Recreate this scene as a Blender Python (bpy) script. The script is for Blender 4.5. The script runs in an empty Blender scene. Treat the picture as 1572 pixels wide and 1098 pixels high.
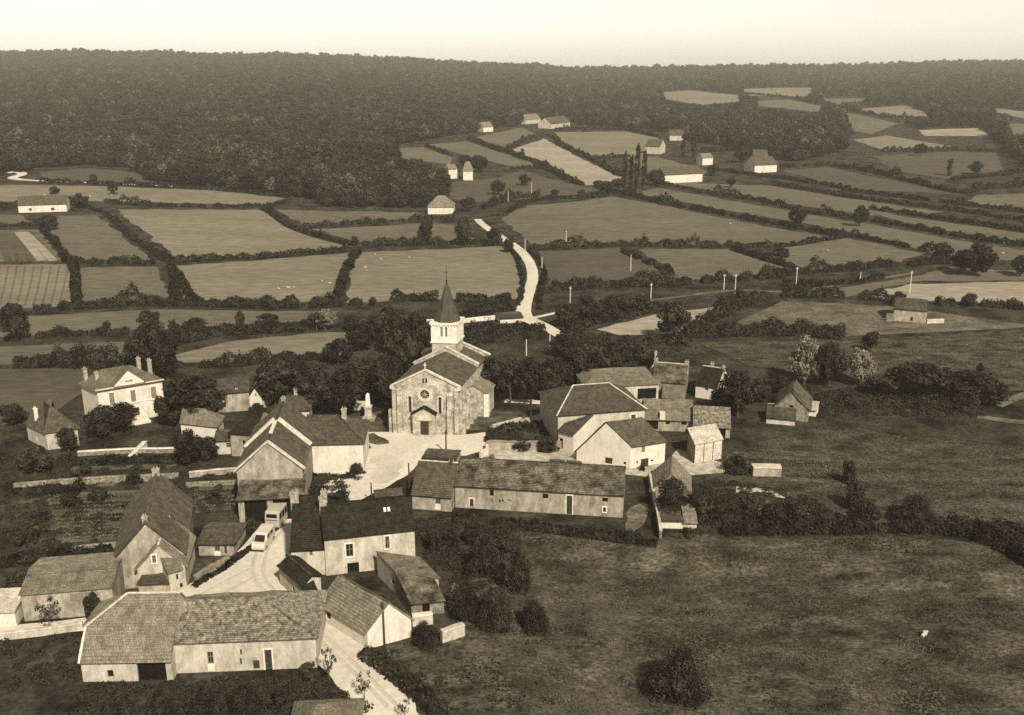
import bpy, math, random
import numpy as np
from mathutils import Vector, geometry

rad = math.radians
R0 = random.Random(7)
NP = np.random.default_rng(11)
scene = bpy.context.scene
col = scene.collection

# ------------------------------------------------------------------ camera
PW, PH, FPX = 1572.0, 1098.0, 1500.0
CAMH, TILT = 60.0, math.atan((549 - 98) / 1500.0)
cam_d = bpy.data.cameras.new('camera')
cam_d.sensor_width = 36.0
cam_d.lens = 36.0 * FPX / PW
cam_d.clip_start = 1.0
cam_d.clip_end = 12000.0
cam = bpy.data.objects.new('camera', cam_d)
cam.location = (0, 0, CAMH)
cam.rotation_euler = (math.pi / 2 - TILT, 0, 0)
col.objects.link(cam)
scene.camera = cam

# ------------------------------------------------------------------ light
SUN_EL, SUN_AZ = rad(43), rad(24)          # azimuth: to the right behind the camera
SUNV = Vector((math.sin(SUN_AZ) * math.cos(SUN_EL), -math.cos(SUN_AZ) * math.cos(SUN_EL), math.sin(SUN_EL)))
world = bpy.data.worlds.new('World')
scene.world = world
world.use_nodes = True
wn = world.node_tree
wn.nodes.clear()
sky = wn.nodes.new('ShaderNodeTexSky')
sky.sky_type = 'NISHITA'
sky.sun_disc = False
sky.sun_elevation = SUN_EL
sky.sun_rotation = math.atan2(SUNV.x, SUNV.y)
sky.dust_density = 0.7
sky.air_density = 1.0
bw = wn.nodes.new('ShaderNodeRGBToBW')
tint = wn.nodes.new('ShaderNodeMix'); tint.data_type = 'RGBA'; tint.blend_type = 'MULTIPLY'
tint.inputs[0].default_value = 1.0
tint.inputs[7].default_value = (1.0, 0.945, 0.83, 1)
bg = wn.nodes.new('ShaderNodeBackground')
bg.inputs[1].default_value = 0.063
wo = wn.nodes.new('ShaderNodeOutputWorld')
wn.links.new(sky.outputs[0], bw.inputs[0])
wn.links.new(bw.outputs[0], tint.inputs[6])
wn.links.new(tint.outputs[2], bg.inputs[0])
wn.links.new(bg.outputs[0], wo.inputs[0])

sun_d = bpy.data.lights.new('sun', 'SUN')
sun_d.energy = 2.9
sun_d.angle = rad(3)
sun_d.color = (1.0, 0.94, 0.82)
sun = bpy.data.objects.new('sun', sun_d)
sun.rotation_euler = SUNV.to_track_quat('Z', 'Y').to_euler()
sun.location = (60, -80, 120)
col.objects.link(sun)

scene.view_settings.view_transform = 'Standard'
scene.view_settings.look = 'None'
scene.view_settings.exposure = 1.38
scene.view_settings.gamma = 1.0
scene.view_settings.use_curve_mapping = False
scene.render.engine = 'CYCLES'
scene.cycles.max_bounces = 5
scene.cycles.diffuse_bounces = 2
scene.cycles.volume_bounces = 0
scene.cycles.use_denoising = False

# ------------------------------------------------------------------ terrain
def sm(t):
    t = np.clip(t, 0.0, 1.0)
    return t * t * (3 - 2 * t)

SKY_PX = np.array([-700, 0, 150, 300, 450, 600, 700, 800, 900, 1000, 1150, 1300, 1450, 1572, 2300.])
SKY_PY = np.array([82, 80, 79, 82, 84, 90, 95, 100, 105, 104, 101, 101, 96, 93, 90.]) + 5.5
RIDGE_Y = 2600.0
_a = TILT - np.arctan((549 - SKY_PY) / FPX)
SKY_R = CAMH - RIDGE_Y * np.tan(_a)

def hgt(x, y):
    x = np.asarray(x, float); y = np.asarray(y, float)
    px = 786 + FPX * x / (0.955 * np.maximum(y, 60.0))
    R = np.interp(px, SKY_PX, SKY_R)
    up = (np.clip(y - 400, 0, 9e9) / (RIDGE_Y - 400.0)) ** 1.15
    z = np.where(y <= RIDGE_Y, R * np.minimum(up, 1.0), R - 0.05 * (y - RIDGE_Y) - 2e-5 * (y - RIDGE_Y) ** 2)
    und = 1.1 * np.sin(x / 83.0 + 1.0) * np.sin(y / 101.0 + .4) + .7 * np.sin(x / 47.0 + y / 66.0)
    z = z + und * sm((y - 240) / 140.0)
    wl = 119.3 - 0.16 * (x + 7.5)
    z = z - 1.5 * sm((x + 4) / 18.0) * sm((wl - 1.0 - y) / 4.0)
    return z

def h1(x, y):
    return float(hgt(x, y))

CT, ST = math.cos(TILT), math.sin(TILT)
def ray(px, py):
    u = (px - PW / 2) / FPX; v = (PH / 2 - py) / FPX
    return np.array([u, CT + v * ST, -ST + v * CT])

def G(px, py, lift=0.0):
    d = ray(px, py)
    t = 40.0
    c = np.array([0, 0, CAMH])
    prev = t
    while t < 5200:
        p = c + d * t
        if p[2] < h1(p[0], p[1]) + lift:
            lo, hi = prev, t
            for _ in range(24):
                m = (lo + hi) / 2
                q = c + d * m
                if q[2] < h1(q[0], q[1]) + lift: hi = m
                else: lo = m
            p = c + d * hi
            break
        prev = t
        t *= 1.02
    return Vector((float(p[0]), float(p[1]), h1(p[0], p[1])))

def proj(x, y, z):
    yy = y * CT - (z - CAMH) * ST
    vv = y * ST + (z - CAMH) * CT
    return PW / 2 + FPX * x / yy, PH / 2 - FPX * vv / yy

def height_for(p, py):
    """height above point p (on the vertical) that shows at image row py"""
    lo, hi = -3.0, 60.0
    for _ in range(40):
        m = (lo + hi) / 2
        if proj(p[0], p[1], p[2] + m)[1] > py: lo = m
        else: hi = m
    return lo

def on_plane(px, py, P, n):
    d = Vector(ray(px, py)); c = Vector((0, 0, CAMH))
    t = (P - c).dot(n) / d.dot(n)
    return c + d * t

# ------------------------------------------------------------------ materials
def sep(v):
    """grey value -> toned print colour"""
    k = min(1.0, v / 0.7) ** 0.5
    return (v * 1.07, v * (0.87 + 0.105 * k), v * (0.50 + 0.34 * k), 1.0)

MATS = {}
def mat(name, lo, hi, scale=1.0, rough=0.95, detail=6.0, bump=0.0, bscale=None, contrast=(0.35, 0.65), spec=0.1,
        fine=0.0, famp=.35, brick=None, objrand=0.0, stretch=None):
    m = bpy.data.materials.new(name); m.use_nodes = True
    nt = m.node_tree; N = nt.nodes; L = nt.links
    b = N['Principled BSDF']
    b.inputs['Roughness'].default_value = rough
    b.inputs['Specular IOR Level'].default_value = spec
    tc = N.new('ShaderNodeTexCoord')
    src = tc.outputs['Object']
    if stretch:
        mp = N.new('ShaderNodeMapping'); mp.inputs['Scale'].default_value = stretch
        L.new(src, mp.inputs[0]); src = mp.outputs[0]
    nz = N.new('ShaderNodeTexNoise'); nz.inputs['Scale'].default_value = scale; nz.inputs['Detail'].default_value = detail
    nz.inputs['Roughness'].default_value = 0.62
    L.new(src, nz.inputs['Vector'])
    cr = N.new('ShaderNodeValToRGB')
    cr.color_ramp.elements[0].position = contrast[0]; cr.color_ramp.elements[0].color = sep(lo)
    cr.color_ramp.elements[1].position = contrast[1]; cr.color_ramp.elements[1].color = sep(hi)
    L.new(nz.outputs[0], cr.inputs[0])
    out = cr.outputs[0]
    if fine:
        n2 = N.new('ShaderNodeTexNoise'); n2.inputs['Scale'].default_value = scale * fine; n2.inputs['Detail'].default_value = 3
        L.new(src, n2.inputs['Vector'])
        mr = N.new('ShaderNodeMapRange'); mr.inputs[1].default_value = .3; mr.inputs[2].default_value = .7
        mr.inputs[3].default_value = 1 - famp; mr.inputs[4].default_value = 1 + famp
        L.new(n2.outputs[0], mr.inputs[0])
        mx = N.new('ShaderNodeMix'); mx.data_type = 'RGBA'; mx.blend_type = 'MULTIPLY'; mx.inputs[0].default_value = 1
        L.new(out, mx.inputs[6]); L.new(mr.outputs[0], mx.inputs[7]); out = mx.outputs[2]
    if brick:
        bw_, bh_, amt = brick
        bt = N.new('ShaderNodeTexBrick'); bt.inputs['Scale'].default_value = 1.0
        bt.inputs['Brick Width'].default_value = bw_; bt.inputs['Row Height'].default_value = bh_
        bt.inputs['Mortar Size'].default_value = 0.02; bt.inputs['Bias'].default_value = 0.0
        bt.inputs['Color1'].default_value = (1 - amt, 1 - amt, 1 - amt, 1); bt.inputs['Color2'].default_value = (1 + amt, 1 + amt, 1 + amt, 1)
        bt.inputs['Mortar'].default_value = (.45, .45, .45, 1)
        uv = N.new('ShaderNodeUVMap'); L.new(uv.outputs[0], bt.inputs['Vector'])
        mx = N.new('ShaderNodeMix'); mx.data_type = 'RGBA'; mx.blend_type = 'MULTIPLY'; mx.inputs[0].default_value = 1
        L.new(out, mx.inputs[6]); L.new(bt.outputs[0], mx.inputs[7]); out = mx.outputs[2]
    if objrand:
        oi = N.new('ShaderNodeObjectInfo')
        mr = N.new('ShaderNodeMapRange'); mr.inputs[3].default_value = 1 - objrand; mr.inputs[4].default_value = 1 + objrand
        L.new(oi.outputs['Random'], mr.inputs[0])
        mx = N.new('ShaderNodeMix'); mx.data_type = 'RGBA'; mx.blend_type = 'MULTIPLY'; mx.inputs[0].default_value = 1
        L.new(out, mx.inputs[6]); L.new(mr.outputs[0], mx.inputs[7]); out = mx.outputs[2]
    L.new(out, b.inputs['Base Color'])
    if bump:
        n3 = N.new('ShaderNodeTexNoise'); n3.inputs['Scale'].default_value = bscale or scale * 4; n3.inputs['Detail'].default_value = 4
        L.new(src, n3.inputs['Vector'])
        bp = N.new('ShaderNodeBump'); bp.inputs['Strength'].default_value = bump; bp.inputs['Distance'].default_value = 0.1
        L.new(n3.outputs[0], bp.inputs['Height']); L.new(bp.outputs[0], b.inputs['Normal'])
    MATS[name] = m
    return m

# roofs
mat('tile_dark', 0.0115, 0.0304, 1.3, bump=.25, bscale=5, fine=9, brick=(.22, .3, .22))
mat('tile_mid', 0.0435, 0.0932, 1.1, bump=.25, bscale=5, fine=9, brick=(.22, .3, .2))
mat('tile_light', 0.1015, 0.1842, .8, bump=.2, bscale=5, fine=8, brick=(.26, .36, .16))
mat('tile_speckled', 0.0744, 0.2677, 1.9, bump=.4, bscale=4, fine=5, brick=(.24, .3, .3), contrast=(.36, .66))
mat('tile_patched', 0.0322, 0.1701, .55, detail=9, bump=.35, bscale=5, fine=9, brick=(.22, .3, .3), contrast=(.38, .64))
mat('slate', 0.0840, 0.1428, .6, bump=.1, bscale=3, fine=9, brick=(.25, .22, .1))
mat('sheet_pale', 0.306, 0.468, .7, fine=6)
mat('mortar_white', 0.3202, 0.5340, 2.0)
# walls
mat('plaster_white', 0.3296, 0.4807, .8, bump=.2, bscale=5, contrast=(.22, .55), fine=5, famp=.1, stretch=(1, 1, .45))
mat('plaster_cream', .21, .40, .8, bump=.25, bscale=5, contrast=(.28, .62), fine=5, famp=.16, stretch=(1, 1, .45))
mat('plaster_grey', .12, .30, .9, bump=.3, bscale=5, contrast=(.32, .66), fine=5, famp=.2, stretch=(1, 1, .45))
mat('rubble', 0.0840, 0.2160, 1.6, bump=.5, bscale=4, fine=4)
mat('church_stone', 0.1599, 0.3957, .9, bump=.35, bscale=4, fine=5)
mat('coping_stone', .30, .46, 1.2, bump=.2)
mat('ashlar_white', 0.4488, 0.5712, .9, bump=.1)
mat('planks', 0.1200, 0.3120, .8, stretch=(6, 6, .6), fine=4)
mat('surround', 0.4250, 0.6375, 2)
mat('glass', .006, .02, .6, rough=.15, spec=.5)
mat('opening_shade', .004, .008, 1)  # near-black fill: shade behind openings put into the colour
mat('wood_dark', 0.021, 0.049, 3)
mat('shutter', .10, .2, 2, stretch=(1, 1, 9))
mat('shutter_pale', .3, .5, 2)
mat('iron', .012, .03, 4, rough=.6)
mat('pole_dark', .02, .05, 3)
mat('pole_pale', .35, .6, 3)
mat('chimney_brick', .14, .32, 2.5, bump=.3, fine=4)
# ground
mat('ground', .005, .05, .14, detail=13, contrast=(.36, .70), fine=9, famp=.5, bump=.7, bscale=1.0)
mat('meadow', .008, .088, .32, detail=14, contrast=(.34, .72), fine=9, famp=.7, bump=1.0, bscale=2.5, stretch=(.6, 1.0, 1))
mat('pasture', .009, .078, .32, detail=14, contrast=(.34, .72), fine=9, famp=.65, bump=.8, bscale=2.5, stretch=(.6, 1.0, 1))
mat('field_light', 0.0975, 0.1427, .03, detail=10, contrast=(.3, .7), fine=16, famp=.22, stretch=(.4, 1.2, 1), bump=.3, bscale=.6)
mat('field_mid', 0.0660, 0.0966, .03, detail=10, contrast=(.3, .7), fine=16, famp=.22, stretch=(.4, 1.2, 1), bump=.3, bscale=.6)
mat('field_dark', 0.0429, 0.0628, .04, detail=10, contrast=(.3, .7), fine=16, famp=.22, stretch=(.4, 1.2, 1), bump=.3, bscale=.6)
mat('field_stubble', 0.1561, 0.2285, .03, detail=9, contrast=(.3, .7), fine=16, famp=.22, stretch=(.4, 1.2, 1), bump=.3, bscale=.6)
mat('field_dry', .035, .125, .25, detail=13, contrast=(.34, .70), fine=8, famp=.4, stretch=(.6, 1.0, 1))
mat('soil', 0.0260, 0.0780, .3, detail=9, fine=6)
mat('garden_green', 0.0210, 0.0840, .35, detail=9, fine=7)
mat('road', 0.3395, 0.4559, .05, detail=12, contrast=(.3, .7), fine=30, famp=.12)
mat('road_worn', .27, .42, .12, detail=12, contrast=(.25, .75), fine=20, famp=.12)
mat('wheel_worn', .28, .38, .2, detail=10, contrast=(.3, .7), fine=15, famp=.15)
mat('dirt', 0.2000, 0.3400, .12, detail=10, contrast=(.3, .7), fine=9)
# vegetation
mat('leaf', 0.0036, 0.0490, 6.0, detail=4, contrast=(.36, .72), objrand=.35)
mat('leaf_far', 0.0048, 0.0440, 4.0, detail=4, contrast=(.34, .72), objrand=.6)
mat('leaf_far_pale', .02, .10, 4.0, detail=4, contrast=(.34, .72), objrand=.5)
mat('crop', .03, .12, 1.2, detail=4)
mat('leaf_hedge', 0.0037, 0.0413, .7, detail=5, contrast=(.38, .75), objrand=.25)
mat('leaf_pale', 0.0500, 0.2000, 6.0, detail=4, contrast=(.32, .7), objrand=.15)
mat('grass_tuft', 0.0048, 0.0880, .10, detail=8, contrast=(.38, .68))
mat('bark', .03, .08, 3)
# vehicles, animals
mat('paint_white', 0.3600, 0.4320, 1, rough=.35, spec=.5)
mat('paint_cream', 0.2700, 0.3300, 1, rough=.4, spec=.5)
mat('rubber', .012, .02, 3)
mat('hide_white', 0.2888, 0.3938, 2)
mat('cloth_dark', .02, .04, 3)

# ------------------------------------------------------------------ mesh helpers
class MB:
    def __init__(s): s.v = []; s.f = []; s.uv = None
    def add(s, verts, faces):
        o = len(s.v); s.v += [tuple(p) for p in verts]; s.f += [tuple(i + o for i in f) for f in faces]; return s
    def box(s, c, ex, ey, ez):
        """c centre, ex/ey/ez half-extent vectors"""
        c, ex, ey, ez = Vector(c), Vector(ex), Vector(ey), Vector(ez)
        P = [c + a * ex + b * ey + d * ez for d in (-1, 1) for b in (-1, 1) for a in (-1, 1)]
        return s.add(P, [(0, 2, 3, 1), (4, 5, 7, 6), (0, 1, 5, 4), (2, 6, 7, 3), (0, 4, 6, 2), (1, 3, 7, 5)])
    def abox(s, x0, y0, z0, x1, y1, z1):
        return s.box(((x0 + x1) / 2, (y0 + y1) / 2, (z0 + z1) / 2), ((x1 - x0) / 2, 0, 0), (0, (y1 - y0) / 2, 0), (0, 0, (z1 - z0) / 2))
    def ring(s, profile, n=8, c=(0, 0), rot=0.0):
        o = len(s.v)
        for r, z in profile:
            for k in range(n):
                a = rot + 2 * math.pi * k / n
                s.v.append((c[0] + r * math.cos(a), c[1] + r * math.sin(a), z))
        for i in range(len(profile) - 1):
            for k in range(n):
                a = o + i * n + k; b = o + i * n + (k + 1) % n
                s.f.append((a, b, b + n, a + n))
        s.f.append(tuple(o + k for k in range(n))[::-1])
        s.f.append(tuple(o + (len(profile) - 1) * n + k for k in range(n)))
        return s
    def tube(s, p0, p1, r0, r1, n=6):
        p0, p1 = Vector(p0), Vector(p1)
        d = (p1 - p0).normalized()
        a = d.orthogonal().normalized(); b = d.cross(a)
        o = len(s.v)
        for p, r in ((p0, r0), (p1, r1)):
            for k in range(n):
                t = 2 * math.pi * k / n
                s.v.append(tuple(p + a * (r * math.cos(t)) + b * (r * math.sin(t))))
        for k in range(n):
            s.f.append((o + k, o + (k + 1) % n, o + n + (k + 1) % n, o + n + k))
        s.f.append(tuple(o + k for k in range(n))[::-1]); s.f.append(tuple(o + n + k for k in range(n)))
        return s
    def mesh(s, name, m):
        me = bpy.data.meshes.new(name); me.from_pydata(s.v, [], s.f)
        me.materials.append(MATS[m]); me.update()
        return me
    def build(s, name, m, parent=None):
        return link(name, s.mesh(name, m), parent)

def link(name, me, parent=None):
    o = bpy.data.objects.new(name, me); col.objects.link(o)
    if parent is not None: o.parent = parent
    return o

def tag(o, label=None, cat=None, group=None, kind=None):
    if label: o['label'] = label
    if cat: o['category'] = cat
    if group: o['group'] = group
    if kind: o['kind'] = kind
    return o

def empty(name, loc=(0, 0, 0), rz=0.0):
    o = bpy.data.objects.new(name, None); col.objects.link(o)
    o.location = loc; o.rotation_euler = (0, 0, rz); o.empty_display_size = .3
    return o

def np_mesh(name, verts, quads, m):
    me = bpy.data.meshes.new(name)
    k = quads.shape[1]
    me.vertices.add(len(verts)); me.vertices.foreach_set('co', np.ascontiguousarray(verts, np.float32).ravel())
    me.loops.add(quads.size); me.loops.foreach_set('vertex_index', np.ascontiguousarray(quads, np.int32).ravel())
    me.polygons.add(len(quads)); me.polygons.foreach_set('loop_start', np.arange(0, quads.size, k, dtype=np.int32))
    me.materials.append(MATS[m]); me.update(calc_edges=True)
    return me
from mathutils import noise as mnoise

# ------------------------------------------------------------------ ground sheet
def build_ground():
    ys = list(np.arange(8, 160, 1.6)); y = 160.0; st = 2.0
    while y < 3700:
        ys.append(y); st = min(st * 1.035, 26.0); y += st
    ys = np.array(ys); nx = 170
    s = np.linspace(-1, 1, nx)
    X = s[None, :] * (0.85 * ys[:, None] + 70); Y = np.repeat(ys[:, None], nx, 1)
    Z = hgt(X, Y)
    V = np.stack([X, Y, Z], -1).reshape(-1, 3)
    i = np.arange(len(ys) - 1)[:, None] * nx + np.arange(nx - 1)[None, :]
    i = i.ravel()
    Q = np.stack([i, i + 1, i + 1 + nx, i + nx], 1)
    o = link('ground', np_mesh('ground', V, Q, 'ground'))
    tag(o, kind='structure')
build_ground()

def in_poly(px, py, poly):
    px = np.asarray(px); py = np.asarray(py)
    ins = np.zeros(px.shape, bool)
    n = len(poly)
    for i in range(n):
        x0, y0 = poly[i]; x1, y1 = poly[(i + 1) % n]
        c = ((y0 > py) != (y1 > py)) & (px < (x1 - x0) * (py - y0) / ((y1 - y0) if y1 != y0 else 1e-9) + x0)
        ins ^= c
    return ins

def drape_world(name, B, m, lift, step, kind='structure', jit=0.0):
    """B: world xy boundary"""
    pts = []
    n = len(B)
    for i in range(n):
        a = Vector(B[i]); b = Vector(B[(i + 1) % n])
        k = max(1, int((b - a).length / step))
        for j in range(k):
            p = a.lerp(b, j / k)
            if jit and j: p = p + Vector((R0.uniform(-jit, jit), R0.uniform(-jit, jit)))
            pts.append(p)
    m0 = len(pts)
    xs = [p.x for p in pts]; yy = [p.y for p in pts]
    poly = [(p.x, p.y) for p in pts]
    gx, gy = np.meshgrid(np.arange(min(xs) + step / 2, max(xs), step), np.arange(min(yy) + step / 2, max(yy), step))
    gx = gx.ravel(); gy = gy.ravel()
    k = in_poly(gx, gy, poly)
    allp = pts + [Vector((float(a), float(b))) for a, b in zip(gx[k], gy[k])]
    edges = [(i, (i + 1) % m0) for i in range(m0)]
    r = geometry.delaunay_2d_cdt(allp, edges, [], 1, 1e-4)
    v2 = np.array([(p.x, p.y) for p in r[0]])
    z = hgt(v2[:, 0], v2[:, 1]) + lift
    me = bpy.data.meshes.new(name)
    me.from_pydata([(a, b, c) for (a, b), c in zip(v2, z)], [], [tuple(f) for f in r[2]])
    me.materials.append(MATS[m]); me.update()
    o = link(name, me)
    return tag(o, kind=kind)

def drape(name, pxs, m, lift=.06, step=None, jit=0.25):
    B = [G(*p) for p in pxs]
    d = sum(b.y for b in B) / len(B)
    return drape_world(name, [(b.x, b.y) for b in B], m, lift, step or max(2.0, d / 70.0), jit=jit)

def smooth(P, k=6):
    out = []
    n = len(P)
    for i in range(n - 1):
        p0 = P[max(i - 1, 0)]; p1 = P[i]; p2 = P[i + 1]; p3 = P[min(i + 2, n - 1)]
        for j in range(k):
            t = j / k
            out.append(.5 * ((2 * p1) + (p2 - p0) * t + (2 * p0 - 5 * p1 + 4 * p2 - p3) * t * t + (3 * p1 - p0 - 3 * p2 + p3) * t ** 3))
    out.append(P[-1])
    return out

def ribbon(name, pxs, widths, m, lift=.1, k=8):
    P = [np.array([*G(*p)][:2]) for p in pxs]
    W = [np.array([w]) for w in (widths if hasattr(widths, '__len__') else [widths] * len(P))]
    C = smooth(P, k); Wd = smooth(W, k)
    v = []; f = []
    nc = 6
    for i, c in enumerate(C):
        t = C[min(i + 1, len(C) - 1)] - C[max(i - 1, 0)]
        t = t / (np.linalg.norm(t) + 1e-9); nrm = np.array([-t[1], t[0]])
        for j in range(nc + 1):
            a = (j / nc - .5)
            w = Wd[i][0] * (1 + (.08 * mnoise.noise(Vector((c[0] * .5, c[1] * .5, j * 3.1))) if j in (0, nc) else 0))
            q = c + nrm * a * w
            v.append((q[0], q[1], h1(q[0], q[1]) + lift + .05 * (1 - (2 * a) ** 2)))
    for i in range(len(C) - 1):
        for j in range(nc):
            a = i * (nc + 1) + j
            f.append((a, a + 1, a + nc + 2, a + nc + 1))
    mb = MB(); mb.v = v; mb.f = f
    return tag(mb.build(name, m), kind='structure')

# ------------------------------------------------------------------ roofs
class RoofB:
    def __init__(s, seed=0, sag=.05): s.v = []; s.f = []; s.uv = []; s.seed = seed; s.sag = sag
    def slope(s, EL, ER, RR, RL, course=.3, cell=1.2, cap=30):
        EL, ER, RR, RL = map(Vector, (EL, ER, RR, RL))
        lenv = ((RL - EL).length + (RR - ER).length) / 2
        N = (ER - EL).cross(((RL + RR) - (EL + ER)) * .5).normalized()
        if N.z < 0: N = -N
        nv = max(3, min(cap, round(lenv / course))); nu = max(1, min(24, round((ER - EL).length / cell)))
        E = (ER - EL).normalized()
        def pt(i, t, off):
            a = EL.lerp(RL, t); b = ER.lerp(RR, t)
            p = a.lerp(b, i / nu)
            w = s.sag * mnoise.noise(p * .35 + Vector((s.seed, 0, 0))) * 2 + .018 * mnoise.noise(p * 2.3)
            return p + N * (off + w)
        rows = []
        for j in range(nv):
            for t, off in ((j / nv, .10), ((j + 1) / nv, .03)):
                o = len(s.v)
                s.v += [tuple(pt(i, t, off)) for i in range(nu + 1)]
                rows.append((o, t))
        def quad(a, b, c, d, ta, tb):
            s.f.append((a, b, c, d))
            for q, t in ((a, ta), (b, ta), (c, tb), (d, tb)):
                p = Vector(s.v[q]); s.uv.append(((p - EL).dot(E), t * lenv))
        for r in range(len(rows) - 1):
            o0, t0 = rows[r]; o1, t1 = rows[r + 1]
            for i in range(nu):
                quad(o0 + i, o0 + i + 1, o1 + i + 1, o1 + i, t0, t1)
        # underside and edges
        o = len(s.v)
        s.v += [tuple(p - N * .09) for p in (EL, ER, RR, RL)]
        def face(*ix):
            s.f.append(ix)
            for _ in ix: s.uv.append((0.1, 0.1))
        face(o + 3, o + 2, o + 1, o)
        f0 = rows[0][0]; l0 = rows[-1][0]
        for i in range(nu):
            a = o; s.v.append(tuple(EL.lerp(ER, i / nu) - N * .09)); s.v.append(tuple(EL.lerp(ER, (i + 1) / nu) - N * .09))
            q = len(s.v) - 2
            face(q, q + 1, f0 + i + 1, f0 + i)
        for side in (0, 1):
            for j in range(nv):
                t0, t1 = j / nv, (j + 1) / nv
                a = (EL.lerp(RL, t0) if side == 0 else ER.lerp(RR, t0)) - N * .09
                b = (EL.lerp(RL, t1) if side == 0 else ER.lerp(RR, t1)) - N * .09
                s.v += [tuple(a), tuple(b)]; q = len(s.v) - 2
                r0 = rows[2 * j][0] + (nu if side else 0); r1 = rows[2 * j + 1][0] + (nu if side else 0)
                face(*((r0, r1, q + 1, q) if side == 0 else (q, q + 1, r1, r0)))
        return s
    def build(s, name, m, parent):
        me = bpy.data.meshes.new(name); me.from_pydata(s.v, [], s.f)
        uv = me.uv_layers.new(name='UVMap')
        uv.data.foreach_set('uv', np.array(s.uv, np.float32).ravel())
        me.materials.append(MATS[m]); me.update()
        return link(name, me, parent)

def beam(a, b, w, h, name, m, parent):
    """long box from a to b, width w (horizontal), height h"""
    a, b = Vector(a), Vector(b)
    d = (b - a); l = d.length; d.normalize()
    side = d.cross(Vector((0, 0, 1)))
    side = side.normalized() if side.length > 1e-6 else Vector((1, 0, 0))
    up = side.cross(d)
    return MB().box((a + b) / 2, d * (l / 2), side * (w / 2), up * (h / 2)).build(name, m, parent)

def beam_list(segs, w, h, name, m, parent):
    mb = MB()
    for a, b in segs:
        a, b = Vector(a), Vector(b)
        k = max(1, int((b - a).length / .5))
        d = (b - a).normalized(); side = d.cross(Vector((0, 0, 1)))
        side = side.normalized() if side.length > 1e-6 else Vector((1, 0, 0))
        up = side.cross(d)
        for i in range(k):
            p, q = a.lerp(b, i / k), a.lerp(b, (i + .97) / k)
            r = R0.uniform(.85, 1.15)
            mb.box((p + q) / 2, (q - p) / 2, side * (w / 2 * r), up * (h / 2 * r))
    return mb.build(name, m, parent)

# ------------------------------------------------------------------ walls with openings
def rect_poly(u0, v0, u1, v1): return [(u0, v0), (u1, v0), (u1, v1), (u0, v1)]
def arch_poly(u0, v0, u1, v1, n=6):
    r = (u1 - u0) / 2; c = (u0 + u1) / 2; s = v1 - r
    P = [(u0, v0), (u1, v0), (u1, s)]
    for i in range(1, n): a = math.pi * i / n; P.append((c + r * math.cos(a), s + r * math.sin(a)))
    P.append((u0, s)); return P
def circ_poly(u, v, r, n=20): return [(u + r * math.cos(2 * math.pi * i / n), v + r * math.sin(2 * math.pi * i / n)) for i in range(n)]

def wall_face(mb, O, e, n, outer, holes, depth=.22):
    O, e, n = Vector(O), Vector(e), Vector(n); up = Vector((0, 0, 1))
    polys = [outer] + holes
    T = geometry.tessellate_polygon([[Vector((a, b, 0)) for a, b in p] for p in polys])
    flat = [q for p in polys for q in p]
    pts = [O + e * a + up * b for a, b in flat]
    F = []
    for t in T:
        a, b, c = (pts[i] for i in t)
        if (b - a).cross(c - a).dot(n) < 0: t = (t[0], t[2], t[1])
        F.append(tuple(t))
    mb.add(pts, F)
    for h in holes:
        q = [O + e * a + up * b for a, b in h]; k = len(q)
        mb.add(q + [p - n * depth for p in q], [(i, (i + 1) % k, k + (i + 1) % k, k + i) for i in range(k)])

def pane_mesh(O, e, n, poly, back):
    O, e, n = Vector(O), Vector(e), Vector(n); up = Vector((0, 0, 1))
    c = 0.02
    P = [O + e * a + up * b - n * back for a, b in poly]
    Q = [p - n * c for p in P]; k = len(P)
    return MB().add(P + Q, [tuple(range(k)), tuple(range(2 * k - 1, k - 1, -1))] + [(i, (i + 1) % k, k + (i + 1) % k, k + i) for i in range(k)])

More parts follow.
